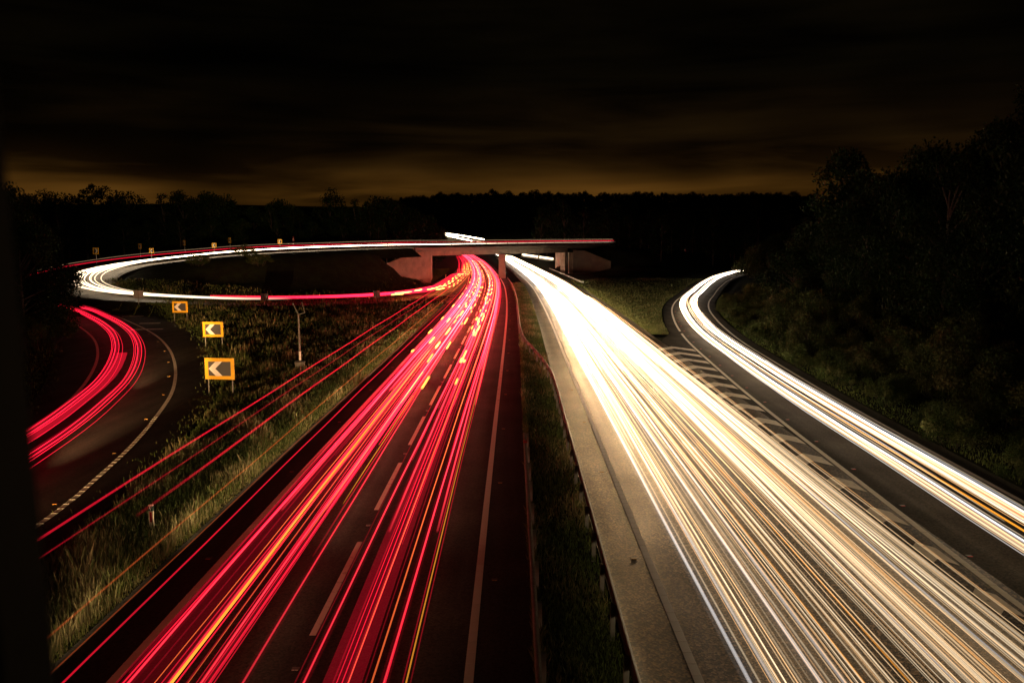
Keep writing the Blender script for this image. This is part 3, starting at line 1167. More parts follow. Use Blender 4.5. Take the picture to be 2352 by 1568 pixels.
def tree_parts(h, w, n_cl, kind):
    """trunk with limbs, crown of leaf clumps; returns two meshes"""
    cen, rad = [], []
    limbs = MB()
    lean = rng.normal(0, .03, 2)
    top = np.array((lean[0] * h, lean[1] * h, h * .86))
    limbs.tube((0, 0, -.8), tuple(top * .5), .035 * h * .5, .022 * h * .5, 7)
    limbs.tube(tuple(top * .5), tuple(top), .022 * h * .5, .005 * h * .5, 6)
    for i in range(n_cl):
        t = (i + rng.random()) / n_cl
        if kind == 'round':
            z = h * (.30 + .66 * t)
            prof = math.sin(math.pi * min(.98, .14 + .84 * t)) ** .7
        elif kind == 'tall':
            z = h * (.20 + .78 * t)
            prof = (1 - t) ** .6 * .9 + .12
        else:
            z = h * (.18 + .78 * t)
            prof = .55 + .45 * math.sin(3.0 * t + .4)
        a = rng.random() * 2 * math.pi
        rr = w * .5 * prof * (.35 + .65 * rng.random() ** .5)
        c = np.array((math.cos(a) * rr + lean[0] * z, math.sin(a) * rr + lean[1] * z, z))
        cen.append(c)
        rad.append(w * (.11 + .10 * rng.random()) * (1.0 if kind != 'tall' else .8))
        if i % 3 == 0:
            limbs.tube((lean[0] * z * .7, lean[1] * z * .7, z * .72), tuple(c), .012 * h * .5, .003 * h, 5)
    return cen, rad, limbs


def make_tree(name, h, w, n_cl, kind, per, size):
    cen, rad, limbs = tree_parts(h, w, n_cl, kind)
    V, F, C_ = leaf_cloud(cen, rad, per, size, GREENS)
    t = limbs.build('trunk', M['bark'])
    c = fast_mesh('crown', V, F, M['leaf'], colors=C_)
    d = (t.data, c.data)
    bpy.data.objects.remove(t)
    bpy.data.objects.remove(c)
    return d


TREES = [make_tree('t', 10, 7.5, 34, 'round', 150, .30), make_tree('t', 10, 6.5, 32, 'round', 160, .28), make_tree('t', 10, 5.0, 32, 'tall', 190, .28),
         make_tree('t', 10, 8.5, 40, 'loose', 130, .30), make_tree('t', 10, 6.0, 30, 'loose', 170, .27), make_tree('t', 10, 4.0, 26, 'tall', 240, .26)]
NEAR_TREES = [make_tree('t', 10, 7.5, 46, 'loose', 420, .17), make_tree('t', 10, 7.0, 44, 'round', 440, .17), make_tree('t', 10, 8.0, 48, 'loose', 400, .18)]


def make_bush(h, w, n_cl, per, size):
    cen, rad = [], []
    stems = MB()
    for i in range(n_cl):
        a, rr = rng.random() * 6.28, w * .5 * rng.random() ** .6
        z = h * (.18 + .72 * rng.random() * (1 - .45 * (rr / (w * .5)) ** 2))
        c = np.array((math.cos(a) * rr, math.sin(a) * rr, z))
        cen.append(c)
        rad.append(h * (.14 + .13 * rng.random()))
        if i % 2 == 0:
            stems.tube((c[0] * .25, c[1] * .25, -.3), tuple(c), .03, .008, 5)
    V, F, C_ = leaf_cloud(cen, rad, per, size, [(.034, .052, .013), (.046, .060, .016), (.060, .066, .020), (.030, .046, .012), (.080, .080, .032)])
    t = stems.build('stem', M['bark'])
    c = fast_mesh('foliage', V, F, M['leaf'], colors=C_)
    d = (t.data, c.data)
    bpy.data.objects.remove(t)
    bpy.data.objects.remove(c)
    return d


BUSHES = [make_bush(2.2, 3.2, 26, 1100, .10), make_bush(1.6, 2.8, 22, 1500, .09), make_bush(3.0, 3.0, 28, 700, .11), make_bush(2.4, 4.0, 32, 900, .10)]


def plant(name, parts, data, x, y, scale, label, cat, group, sz=1.0, sink=.15, z=None):
    gz_ = float(ground_z(x, y)[0]) if z is None else z
    root = empty(name, (x, y, gz_ - sink), rng.random() * 6.28)
    root.scale = (scale, scale, scale * sz)
    tag(root, label, cat, group)
    for pn, d in zip(parts, data):
        link(bpy.data.objects.new(pn, d), root)
    return root


def tree_at(x, y, h, label, group, near=False, kinds=None, name='broadleaf_tree', sink=.15):
    pool = NEAR_TREES if near else TREES
    d = pool[rng.integers(len(pool))] if kinds is None else pool[kinds[rng.integers(len(kinds))]]
    return plant(name, ('trunk', 'crown'), d, x, y, h / 10.0, label, 'tree', group, .9 + .25 * rng.random(), sink)


# tall wood on the right, above the slip road
lab = 'tall dark leafy tree in the black wood right of the slip road'
for x, y, h in ((34, 46, 14), (38, 57, 15), (33, 64, 13), (41, 70, 16), (35, 79, 14), (44, 84, 16), (38, 93, 15), (47, 98, 16), (42, 108, 15.5), (52, 112, 16),
                (46, 122, 14.5), (56, 126, 15), (42, 40, 14), (46, 54, 16), (52, 70, 17), (50, 44, 15), (60, 90, 17), (34, 33, 13), (66, 110, 16), (30, 54, 10), (31, 73, 10)):
    tree_at(x + rng.normal(0, .6), y + rng.normal(0, .6), h, lab, 'trees in the right wood', near=y < 90)
lab = 'lower olive tree at the front of the wood beside the far slip bend'
for x, y, h in ((33, 96, 8), (36, 104, 8), (39, 113, 9), (44, 126, 9), (49, 136, 9), (54, 148, 9), (50, 160, 7), (60, 160, 10), (66, 172, 11), (60, 182, 8), (72, 190, 11),
                (80, 178, 12), (62, 142, 12), (70, 155, 13), (66, 205, 9), (80, 210, 12), (59.5, 201, 6.5), (63, 211, 8), (57, 192, 5)):
    tree_at(x + rng.normal(0, .5), y + rng.normal(0, .5), h, lab, 'trees at the slip bend')
for x, y, k_, l_ in ((54.8, 192, 2.3, 'bush cutting off the far end of the right slip trails'), (58, 199, 2.8, 'bush behind the one that cuts off the right slip trails')):
    plant('bush', ('stem', 'foliage'), BUSHES[2], x, y, k_, l_, 'bush', None)
# shrubs on the right bank
slip_edge = offset(SLIP_R, 6.3)
lab = 'leafy shrub on the dark bank beside the right slip road'
for y in np.arange(27, 122, 2.6):
    xe = np.interp(y, slip_edge[:, 1], slip_edge[:, 0])
    for k in range(3):
        x = xe + 1.0 + k * 2.8 + rng.normal(0, .5)
        yy = y + rng.normal(0, .7)
        plant('bank_shrub', ('stem', 'foliage'), BUSHES[rng.integers(4)], x, yy, (.62 + .34 * k) * (.8 + .4 * rng.random()), lab, 'shrub', 'shrubs on the right bank')
# dark trees at the left edge, covering the end of the loop
for x, y, h, l_ in ((-41.8, 71.5, 10.5, 'dark tree hanging over the slip trails in front of the loop bend'), (-46, 76, 12, 'dark tree behind the one that overhangs the slip trails'),
                    (-45.5, 68, 12.5, 'dark tree just right of the blurred railing post'), (-57, 88, 14, 'tallest dark tree at the left edge of the view')):
    tree_at(x, y, h, l_, 'trees at the left edge', near=True, kinds=[0, 2])
for x, y, k_, l_ in ((-39.8, 70.2, 1.35, 'leafy bush at the inner edge of the slip bend, in front of the dark tree'), (-42.5, 74.5, 1.6, 'leafy bush behind the first one inside the slip bend'),
                     (-46.5, 80, 1.6, 'dark bush where the left slip trails vanish')):
    plant('bush', ('stem', 'foliage'), BUSHES[3], x, y, k_, l_, 'bush', None)
# wood behind the upper road
lab = 'dark tree in the far wood behind the loop'
for px, py, D in ((30, 438, 182), (60, 425, 178), (95, 436, 186), (125, 455, 190), (165, 440, 184), (205, 424, 180), (235, 430, 186), (268, 436, 190), (300, 452, 188), (330, 462, 195),
                  (360, 455, 190), (395, 450, 188), (430, 446, 190), (465, 455, 195), (492, 445, 190), (515, 460, 198), (550, 472, 205), (590, 470, 200), (630, 463, 200), (660, 462, 205),
                  (700, 466, 208), (735, 470, 212), (765, 455, 208), (800, 458, 210), (830, 448, 208), (855, 452, 214), (885, 470, 222), (915, 485, 228), (945, 495, 232), (975, 510, 240), (1000, 518, 250),
                  (80, 480, 166), (150, 485, 168), (220, 490, 170), (290, 492, 172), (350, 495, 176), (420, 490, 180), (490, 495, 182), (560, 498, 186), (640, 500, 190), (720, 500, 196), (800, 505, 200), (870, 510, 206)):
    X = (px - 1176) / 1930 * D
    g = float(ground_z(X, D)[0])
    top = CAM_H + (550 - py) * D / 1930
    tree_at(X, D, max(4, top - g) * .96, lab, 'trees behind the loop')
# wood beyond the bridge to the right
lab = 'dark tree in the wood beyond the bridge'
for px in range(1235, 1840, 21):
    D = 300 + rng.random() * 90
    X = (px - 1176) / 1930 * D
    g = float(ground_z(X, D)[0])
    tree_at(X, D, max(6, CAM_H + (550 - 472 - rng.random() * 22) * D / 1930 - g), lab, 'trees beyond the bridge')
for px in range(1420, 1730, 24):
    D = 225 + rng.random() * 40
    X = (px - 1176) / 1930 * D
    g = float(ground_z(X, D)[0])
    tree_at(X, D, max(5, CAM_H + (550 - 505 - rng.random() * 20) * D / 1930 - g), lab, 'trees beyond the bridge')
# hill line
lab = 'tiny dark tree on the distant hill crest'
for px in np.arange(880, 1860, 6.5):
    D = 900 + rng.random() * 200
    X = (px - 1176) / 1930 * D
    g = float(ground_z(X, D)[0])
    tt_ = 449 - 5 * rng.random() ** 3 + (14 * (1 - (px - 880) / 150) if px < 1030 else 0)
    h_ = max(7, CAM_H + (550 - tt_) * D / 1930 - g) * 1.5
    tree_at(X, D, h_, lab, 'trees on the hill crest', kinds=[0, 1, 3], sink=h_ * .38)
tree_at(*UD(1133, 470, 880)[:2], CAM_H + 110 * 880 / 1930 - float(ground_z(*UD(1133, 470, 880)[:2])[0]), 'single broad tree standing above the hill crest', None, kinds=[0])
# bushes on the embankment of the loop
for px, py, D, s_, l_ in ((560, 592, 139, 1.5, 'dark bush hiding a stretch of the white loop trail'), (600, 600, 136, 1.2, 'dark bush on the loop embankment, right of the taller one'),
                          (455, 612, 133, .8, 'small dark bush inside the loop bend')):
    X = (px - 1176) / 1930 * D
    g = float(ground_z(X, D)[0])
    top = sign_z(D, 574 if s_ > 1.3 else 590)
    plant('embankment_bush', ('stem', 'foliage'), BUSHES[3], X, D, max(1.0, (top - g) / 2.2), l_, 'bush', None)

# ------------------------------------------------------------------ grass


def grass(name, label, n, sampler, hmin, hmax, cols, wid=.012, lean=.35):
    P = sampler(n)
    n = len(P)
    P = np.c_[P, ground_z(P[:, 0], P[:, 1]) - .05]
    D = np.hypot(P[:, 0], P[:, 1])
    patch = .5 + .5 * np.sin(P[:, 0] * 1.3 + 2 * np.sin(P[:, 1] * .31)) * np.sin(P[:, 1] * .55 + 1.7 * np.sin(P[:, 0] * .6))
    tuft = .5 + .5 * np.sin(P[:, 0] * 4.1 + 1.3 * np.sin(P[:, 1] * 2.2)) * np.sin(P[:, 1] * 3.3 + 1.1 * np.sin(P[:, 0] * 2.9))
    h = (hmin + (hmax - hmin) * rng.random(n) ** 2.2 * (.12 + .50 * patch ** 2 + .5 * tuft ** 2 * patch))
    a = rng.random(n) * 6.28
    w = wid * np.clip(D / 22, 1, 6) * (.7 + .6 * rng.random(n))
    sx, sy = np.cos(a) * w, np.sin(a) * w
    b = rng.random(n) * 6.28
    l_ = lean * h * rng.random(n)
    dx, dy = np.cos(b) * l_, np.sin(b) * l_
    v0 = P + np.c_[-sx, -sy, np.zeros(n)]
    v1 = P + np.c_[sx, sy, np.zeros(n)]
    v2 = P + np.c_[sx * .7 + dx * .35, sy * .7 + dy * .35, h * .6]
    v3 = P + np.c_[dx, dy, h]
    V = np.stack([v0, v1, v2, v3], 1).reshape(-1, 3)
    F = np.arange(n * 4).reshape(-1, 4)
    cc = np.array(cols)
    mixk = np.clip(patch * .6 + .5 * rng.random(n), 0, .999)
    col = cc[(mixk * len(cc)).astype(int)] * (.65 + .7 * rng.random((n, 1)))
    o = fast_mesh(name, V, F, M['grass'], colors=np.repeat(col, 4, 0))
    return tag(o, label, 'grass', kind='stuff')


GR_COL = [(.060, .090, .020), (.080, .105, .026), (.055, .078, .018), (.10, .115, .034), (.17, .15, .065), (.22, .18, .09)]
RED_EDGE = offset(RED_R, -9.1)
SL_EDGE = offset(SLIP_L, np.interp(SLIP_L[:, 1], [0, 30, 45, 60, 95], [1.4, 1.8, 2.6, 3.0, 5.2]))


def s_left(n):
    D = 11 + 115 * rng.random(n * 2) ** 1.9
    xr = np.interp(D, RED_EDGE[:, 1], RED_EDGE[:, 0])
    xl = np.interp(D, SL_EDGE[:, 1], SL_EDGE[:, 0])
    xl = np.maximum(xl, -60)
    x = xl + (xr - xl) * rng.random(n * 2)
    loopd = np.min(np.hypot(x[:, None] - LOOP[None, :90:3, 0], D[:, None] - LOOP[None, :90:3, 1]), 1)
    ok = (loopd > 5.2)
    return np.c_[x, D][ok][:n]


grass('verge_grass', 'rough dry grass and weeds in the wedge between slip road and red trails', 110000, s_left, .12, .95, GR_COL)


def s_edge(n):
    D = 10 + 100 * rng.random(n) ** 1.7
    x = np.interp(D, RED_EDGE[:, 1], RED_EDGE[:, 0]) - np.abs(rng.normal(0, .7, n)) + .15
    return np.c_[x, D]


grass('edge_grass', 'short pale grass fringe along the left edge of the outbound carriageway', 30000, s_edge, .06, .28, [(.12, .13, .04), (.17, .16, .06), (.22, .19, .09), (.10, .12, .03)])


def s_slipedge(n):
    i = rng.integers(0, len(SL_EDGE), n)
    P = SL_EDGE[i, :2] + normals2(SL_EDGE)[i, :2] * (np.abs(rng.normal(0, .8, n)))[:, None] + rng.normal(0, .6, (n, 2))
    return P[(P[:, 1] > 12)]


grass('slip_edge_grass', 'green grass fringe along the outer edge of the left slip road', 22000, s_slipedge, .10, .5, [(.070, .105, .024), (.085, .115, .028), (.055, .080, .018), (.12, .12, .04)])

BR = bar_r


def s_mid(n):
    D = 9 + 165 * rng.random(n) ** 2.0
    xl = np.interp(D, RED_R[:, 1], RED_R[:, 0]) + 1.35
    xr = np.interp(D, WHITE_L[:, 1], WHITE_L[:, 0]) - 1.40
    t = rng.random(n)
    t = np.where(rng.random(n) < .25, t * .12, t)
    return np.c_[xl + (xr - xl) * t, D]


grass('reserve_grass', 'tall straggly grass and weeds between the two barriers of the central reservation', 70000, s_mid, .10, .62, GR_COL, lean=.55)


def s_right(n):
    D = 80 + 110 * rng.random(n * 2) ** 1.3
    W = offset(WHITE_L, 9.2)
    S = offset(SLIP_R, -1.3)
    xl = np.interp(D, W[:, 1], W[:, 0])
    xr = np.interp(D, S[:, 1], S[:, 0])
    x = xl + (xr - xl) * rng.random(n * 2)
    return np.c_[x, D][xr - xl > .3][:n]


grass('triangle_grass', 'coarse grass on the wedge between bright carriageway and right slip', 36000, s_right, .10, .55, [(.075, .090, .024), (.10, .105, .032), (.13, .12, .045), (.06, .075, .02)], .014)


def s_bank(n):
    y = 22 + 110 * rng.random(n) ** 1.6
    x = np.interp(y, slip_edge[:, 1], slip_edge[:, 0]) - .5 + np.abs(rng.normal(0, 2.2, n))
    return np.c_[x, y]


grass('bank_grass', 'dark grass at the foot of the shrub bank beside the right slip', 16000, s_bank, .06, .35, GR_COL[:4])


def s_leftbank(n):
    i = rng.integers(0, len(SLIP_L), n)
    L_ = offset(SLIP_L, np.interp(SLIP_L[:, 1], [0, 40, 62, 90], [-6.3, -6.7, -8.3, -9.1]))
    P = L_[i, :2] - normals2(L_)[i, :2] * np.abs(rng.normal(0, 3.0, n))[:, None] + rng.normal(0, .5, (n, 2))
    return P[(P[:, 1] > 25)]


grass('inner_bank_grass', 'dark green grass bank inside the left slip bend', 18000, s_leftbank, .10, .5, GR_COL[:4])


def s_loop(n):
    i = rng.integers(0, 130, n)
    side = np.where(rng.random(n) < .5, 1, -1)
    P = LOOP[i, :2] + normals2(LOOP)[i, :2] * (side * (4.6 + np.abs(rng.normal(0, 3.0, n))))[:, None]
    ok = P[:, 0] < -9.5
    return P[ok]


grass('loop_bank_grass', 'dark grass on the banks along the loop road', 26000, s_loop, .10, .6, GR_COL[:4], .012)

# ------------------------------------------------------------------ light trails of the traffic


def glow_tube(A, rx, rz, col, stren, parent, name='streak', k=5):
    """glowing round or flat strand along A; stren per point"""
    prof = [(math.cos(2 * math.pi * j / k) * rx, math.sin(2 * math.pi * j / k) * rz) for j in range(k)]
    V, F = sweep(A, prof)
    s = np.broadcast_to(np.asarray(stren, float), (len(A),))
    C_ = np.repeat(s[:, None] * np.asarray(col, float)[None], k, 0)
    return fast_mesh(name, V, F, M['glow'], parent, colors=C_, attr='glow')


def adaptive(A, y0, y1):
    """thin out points with distance"""
    A = A[(A[:, 1] >= y0) & (A[:, 1] <= y1)]
    out = [A[0]]
    for p in A[1:]:
        if np.linalg.norm(p - out[-1]) >= max(2.0, .035 * math.hypot(p[0], p[1])):
            out.append(p)
    return np.array(out)


def wander(A, amp, z):
    """slow drift across the lane and the small bounce of the vehicle"""
    s = along(A)
    ph = rng.random(4) * 6.28
    d = amp * (np.sin(s / 61 + ph[0]) + .6 * np.sin(s / 27 + ph[1]))
    zz = z + .012 * np.sin(s / 2.3 + ph[2]) + .008 * np.sin(s / 5.1 + ph[3])
    B = offset(A, d)
    B[:, 2] += zz
    return B


RED = np.array((1.0, .012, .040))
REDW = np.array((1.0, .10, .10))
AMBER = np.array((1.0, .36, .03))
YEL = np.array((1.0, .50, .07))
WARM = np.array((1.0, .77, .50))
COOL = np.array((.95, .90, .88))
CREAM = np.array((1.0, .66, .35))


def red_s(y, k):
    return k * (.095 + 1.6 * np.clip((y - 6) / 75, 0, 1.3) ** 1.45)


def white_s(y, k):
    return k * (.060 + 1.35 * np.clip((y - 8) / 75, 0, 1.25) ** 1.6)


def fade_in(y, y0, ln):
    return np.clip((y - y0) / ln, .0, 1)


def pair(name, base, off, z, r, col, sfun, k, y0, y1, label, group, track=1.36, amp=.1, cat='light trail', flash=None, beam=None, drift=0.0):
    root = empty(name, (0, 0, 0))
    tag(root, label, cat, group)
    A = adaptive(base, y0, y1)
    dr = drift * np.clip((A[:, 1] - 20) / 100, -1, 1)
    A = offset(A, dr)
    W = wander(offset(A, off), amp, z)
    ph_ = rng.random(2) * 6.28
    for sgn in (-1, 1):
        B = offset(W, sgn * track / 2)
        q_ = along(B)
        st = sfun(B[:, 1], k) * fade_in(B[:, 1], y0 - .5, 5.0) * (1 + .30 * np.sin(q_ / 8.5 + ph_[0]) * np.sin(q_ / 21 + ph_[1]))
        glow_tube(B, r, r, col, st, root)
        if k * r > .022:
            glow_tube(B, r * 3.6, r * .6, col, st * .06, root, 'soft_edge', 6)
            glow_tube(B, r * .45, r * .45, col * .7 + .3 * np.array((1.0, .40, .32)) if col is RED else col, st * .5, root, 'core', 4)
    if flash:
        side, fk = flash
        B = resample(offset(W, side * (track / 2 + .10)), 1.0)
        q = along(B)
        s = rng.random() * 20
        while s < q[-1] - 6:
            i0, i1 = np.searchsorted(q, (s, s + 2.5 + 4.5 * rng.random()))
            if i1 - i0 >= 2 and flash_zone(B[i0]):
                glow_tube(B[i0:i1:2] if i1 - i0 > 4 else B[i0:i1], .05 + .04 * rng.random(), .06, YEL, fk * (.5 + rng.random()), root, 'indicator_flash')
            s += 9.0 + 14 * rng.random() ** 2
    return root


def flash_zone(p):
    return 42 + 30 * rng.random() < p[1] < 330


# departing traffic, outbound carriageway (tail lamps)
G1, G2 = 'tail light trails in the left lane', 'tail light trails in the right lane'
L1 = 'red tail light trail of a car in the left lane of the outbound carriageway'
L2 = 'red tail light trail of a car in the right lane of the outbound carriageway'
lane1 = [(-5.50, .80, .028, 2.6, 8, 1.36), (-4.95, .74, .024, 1.5, 8, 1.40), (-5.85, .85, .020, .55, 8, 1.3), (-5.3, .78, .016, .45, 9, 1.2), (-5.65, .9, .018, .5, 14, 1.5), (-4.9, .82, .022, .8, 20, 1.3),
         (-5.6, .76, .040, 1.3, 24, 1.36), (-5.15, .88, .022, .6, 30, 1.5), (-5.9, .80, .026, .6, 28, 1.3), (-5.4, .95, .034, 1.0, 38, 1.2), (-5.2, .84, .042, 1.3, 44, 1.4), (-5.75, .84, .030, .8, 52, 1.4),
         (-5.5, .7, .045, 1.1, 58, 1.36), (-5.0, .8, .036, .9, 66, 1.36), (-5.7, .8, .03, .8, 74, 1.3)]
for i, (o_, z, r, k, y0, tr_) in enumerate(lane1):
    pair('tail_light_trail', RED_R, o_, z, r, RED, red_s, k * (.7 + .6 * rng.random()), y0, 560, L1, G1, amp=.07, track=tr_,
         flash=(rng.choice((-1, 1)), 1.7) if i in (2, 5, 7, 8, 9, 11, 13) else None, drift=rng.normal(0, .25))
lane2 = [(-2.15, .78, .024, 1.9, 8, 1.5), (-1.75, .82, .016, .6, 8, 1.3), (-1.55, .76, .014, .45, 12, 1.2), (-2.45, .86, .014, .4, 10, 1.3), (-1.9, .80, .036, 1.2, 22, 1.36), (-2.1, .75, .024, .8, 30, 1.4),
         (-1.6, .86, .034, 1.0, 40, 1.3), (-1.85, .8, .030, .8, 52, 1.4), (-2.3, .8, .040, 1.0, 64, 1.36)]
for i, (o_, z, r, k, y0, tr_) in enumerate(lane2):
    pair('tail_light_trail', RED_R, o_, z, r, RED, red_s, k * (.7 + .6 * rng.random()), y0, 560, L2, G2, amp=.07, track=tr_,
         flash=(-1, 1.7) if i in (1, 4, 6, 7, 8) else None, drift=rng.normal(0, .2))


def single(name, base, off, z, rx, rz, col, sfun, k, y0, y1, label, group=None, amp=.05, fin=5.0):
    root = empty(name, (0, 0, 0))
    tag(root, label, 'light trail', group)
    B = wander(offset(adaptive(base, y0, y1), off), amp, z)
    glow_tube(B, rx, rz, col, sfun(B[:, 1], k) * fade_in(B[:, 1], y0 - .5, fin), root)
    return root


flat_s = lambda y, k: k * np.ones(len(y))
far_s = lambda y, k: k * (.35 + np.clip(y / 70, 0, 2))
# wide lamp panels of lorries
single('wide_light_band', RED_R, -2.30, .9, .40, .012, RED, far_s, .10, 9, 130, 'broad translucent red band left by a lorry in the right lane', None)
single('wide_light_band', RED_R, -5.95, .85, .50, .012, RED, far_s, .05, 9, 170, 'broad dull red band left by a lorry in the left lane', None)
single('wide_light_band', RED_R, -5.1, .8, .45, .012, RED, far_s, .07, 24, 200, 'red band right of the lorry band, starting beyond the first lane dash', None)
single('amber_light_trail', RED_R, -5.35, .95, .030, .03, AMBER, flat_s, .65, 8, 62, 'orange indicator trail running through the left red lane')
single('amber_light_trail', RED_R, -1.02, .75, .016, .016, AMBER, flat_s, .30, 8, 95, 'thin orange trail beside the right edge line')
single('amber_light_trail', RED_R, -4.35, .95, .014, .014, AMBER, flat_s, .45, 24, 44, 'short thin orange trail left of the lane dashes')
single('amber_light_trail', RED_R, -4.75, .95, .045, .04, AMBER, flat_s, .8, 40, 52, 'short fat orange dash right of the left lane trails')
# high marker lamps of lorries: seen over the verge
for o_, z, r, k, y0, l_ in ((-7.0, 4.05, .022, .45, 9.0, 'high red lorry lamp trail crossing over the verge, upper of two'),
                            (-6.55, 4.0, .013, .22, 9.0, 'faint high lorry lamp trail between the two bright ones over the verge'),
                            (-6.0, 3.95, .026, .40, 15.0, 'high red lorry lamp trail over the verge, lower of two'),
                            (-6.9, 2.35, .018, .35, 9.0, 'orange red lamp trail skimming the verge edge, upper of two'),
                            (-6.6, 1.95, .013, .26, 9.0, 'thin orange lamp trail along the grass fringe, lower of two'),
                            (-7.05, 1.15, .020, .50, 8.0, 'red trail along the left hard strip outside the edge line')):
    single('lorry_lamp_trail', RED_R, o_, z, r, r, AMBER * .4 + RED * .6 if 'orange' in l_ else RED, far_s, k * (.55 if 'orange' in l_ else .95), y0, 150, l_)

# fine strands between the main trails
for i in range(34):
    left_ = i % 3 != 2
    o_ = rng.uniform(-6.35, -4.15) if left_ else rng.uniform(-2.85, -1.05)
    y0 = 8 if i % 2 else rng.uniform(9, 50)
    z = rng.uniform(.45, 1.25)
    single('fine_red_trail', RED_R, o_, z, .006 + .014 * rng.random() ** 2, .008, RED if i % 5 else RED * .6 + AMBER * .4, red_s, rng.uniform(1.2, 3.2), y0, rng.uniform(150, 420),
           'hair-thin red strand in the %s outbound lane' % ('left' if left_ else 'right'), 'fine red strands in the %s lane' % ('left' if left_ else 'right'), amp=.08)

# traffic leaving for the loop (tail lamps, then headlamps once it has turned)
DIV = np.vstack([offset(RED_R, -5.5)[(RED_R[:, 1] > 150) & (RED_R[:, 1] < 330)][::-1], ])
loop_front = LOOP[40:int(np.argmin(np.abs(LOOP[:, 0] + 43) + (LOOP[:, 1] > 118) * 100))]
lead = offset(RED_R, -8.6)
lead = lead[(lead[:, 1] > 200) & (lead[:, 1] < 420)][::-1]
loop_red = crom(np.vstack([lead[::12], loop_front[4::6]]), 2.0)
GL = 'tail light trails bending into the loop'
for i, (o_, z, r, k) in enumerate(((-1.2, .8, .05, 1.0), (-.6, .75, .05, .9), (0.0, .85, .06, 1.0), (.5, .8, .05, .9), (1.0, .75, .05, .8), (-.2, .95, .045, .9), (.8, .9, .045, .8))):
    root = empty('tail_light_trail', (0, 0, 0))
    tag(root, 'red tail light trail bending left off the outbound carriageway into the loop', 'light trail', GL)
    W = wander(offset(loop_red, o_), .12, z)
    for sg in (-.68, .68):
        B = offset(W, sg)
        fade = np.interp(B[:, 0], [-44, -30, -14], [.0, .55, 1.0]) * np.interp(B[:, 1], [110, 125, 160], [.75, 1, 1])
        glow_tube(B[::2], r, r, RED, k * 1.1 * fade[::2], root)
    B = resample(offset(W, -.75), 1.2)
    q = along(B)
    s = rng.random() * 12
    while s < q[-1] - 8:
        i0, i1 = np.searchsorted(q, (s, s + 4.0))
        if 122 < B[i0][1] < 330 and B[i0][0] > -16:
            glow_tube(B[i0:i1], .09, .08, YEL, 2.2 * (.6 + .8 * rng.random()), root, 'indicator_flash')
        s += 8.5 + 6 * rng.random()
loop_mid = LOOP[int(np.argmin(np.abs(LOOP[:, 0] + 30) + (LOOP[:, 1] > 118) * 100)):]
GW = 'headlight trails around the loop'
for i, (o_, k) in enumerate(((-1.3, 1.0), (-.6, 1.2), (0.1, 1.2), (.8, 1.0), (1.5, .9), (-.2, .9))):
    root = empty('headlight_trail', (0, 0, 0))
    tag(root, 'white headlight trail sweeping round the left loop and up to the bridge', 'light trail', GW)
    W = wander(offset(loop_mid, o_), .2, .66)
    W = W[W[:, 0] < 30]
    q = along(W)
    st = np.interp(q, [0, 8, 25, 45, 80, 110, 145, 200], [.0, .15, .8, 1.6, 1.9, 1.0, .10, .05])
    for sg in (-.65, .65):
        B = offset(W, sg)
        rr = np.interp(q[::2], [0, 100, 170, 240], [.07, .07, .045, .03])
        glow_tube(B[::2], .05, .05, WARM, st[::2] * k * rr / .07, root)
UPW = UPPER
for o_, z, col, k, l_ in ((-.6, .8, RED, .55, 'dull red trail along the upper road towards the bridge, left of its pair'), (.7, .8, RED, .65, 'dull red trail along the upper road nearer the camera'),
                          (.1, 1.2, CREAM, .22, 'faint cream trail above the red ones on the upper road')):
    root = empty('upper_road_trail', (0, 0, 0))
    tag(root, l_, 'light trail')
    W = wander(offset(UPW, o_), .15, z)
    W = W[W[:, 0] < 32]
    glow_tube(W[::2], .045, .04, col, k * .8 * np.interp(W[::2, 0], [-75, -60, -20, 30], [.8, .8, 1, 1.6]), root)

# left slip road (tail lamps)
GS = 'tail light trails on the left slip road'
for i, (o_, z, r, k, a0) in enumerate(((-3.2, .8, .026, 1.1, 0), (-2.95, .84, .018, .9, 0), (-3.5, .76, .016, .8, 0), (-3.1, .95, .13, .10, 0), (-3.35, .9, .014, .9, 0), (-2.8, .7, .012, .7, 0))):
    root = empty('tail_light_trail', (0, 0, 0))
    tag(root, 'red tail light trail climbing the curved left slip road', 'light trail', GS)
    A = SLIP_L[(SLIP_L[:, 1] > 12) & (SLIP_L[:, 1] < 121)]
    W = wander(offset(A, o_), .06, z)
    for sg in (-.78, .78):
        B = offset(W, sg)
        glow_tube(B, r, r, RED, k * np.interp(B[:, 1], [12, 45, 70, 110], [.9, .8, 1.3, 1.8]), root)
single('wide_light_band', offset(SLIP_L, -3.5), 0, .95, .38, .012, RED, flat_s, .22, 14, 62, 'broad red lamp band on the left slip road')

# oncoming traffic (headlamps)
GA, GB = 'headlight trails in the near lane', 'headlight trails in the far lane'
LA = 'white headlight trail of a car in the oncoming lane next to the central reservation'
LB = 'white headlight trail of a car in the oncoming lane next to the painted nose'
laneA = [(1.35, .66, .040, 1.1, 8, COOL), (1.95, .64, .036, 1.0, 8, COOL), (1.6, .68, .022, 1.0, 8, WARM), (2.3, .70, .018, .9, 8, CREAM), (1.8, .62, .016, .9, 8, WARM), (2.5, .66, .016, .9, 8, WARM),
         (1.5, .70, .024, .9, 18, WARM), (2.1, .66, .028, 1.0, 24, WARM), (1.7, .64, .032, 1.0, 32, WARM), (1.9, .68, .034, 1.0, 42, WARM), (2.35, .64, .04, 1.0, 52, WARM)]
for o_, z, r, k, y0, c in laneA:
    pair('headlight_trail', WHITE_L, o_, z, r, c, white_s, k * (.8 + .4 * rng.random()), y0, 540, LA, GA, track=1.34, amp=.09)
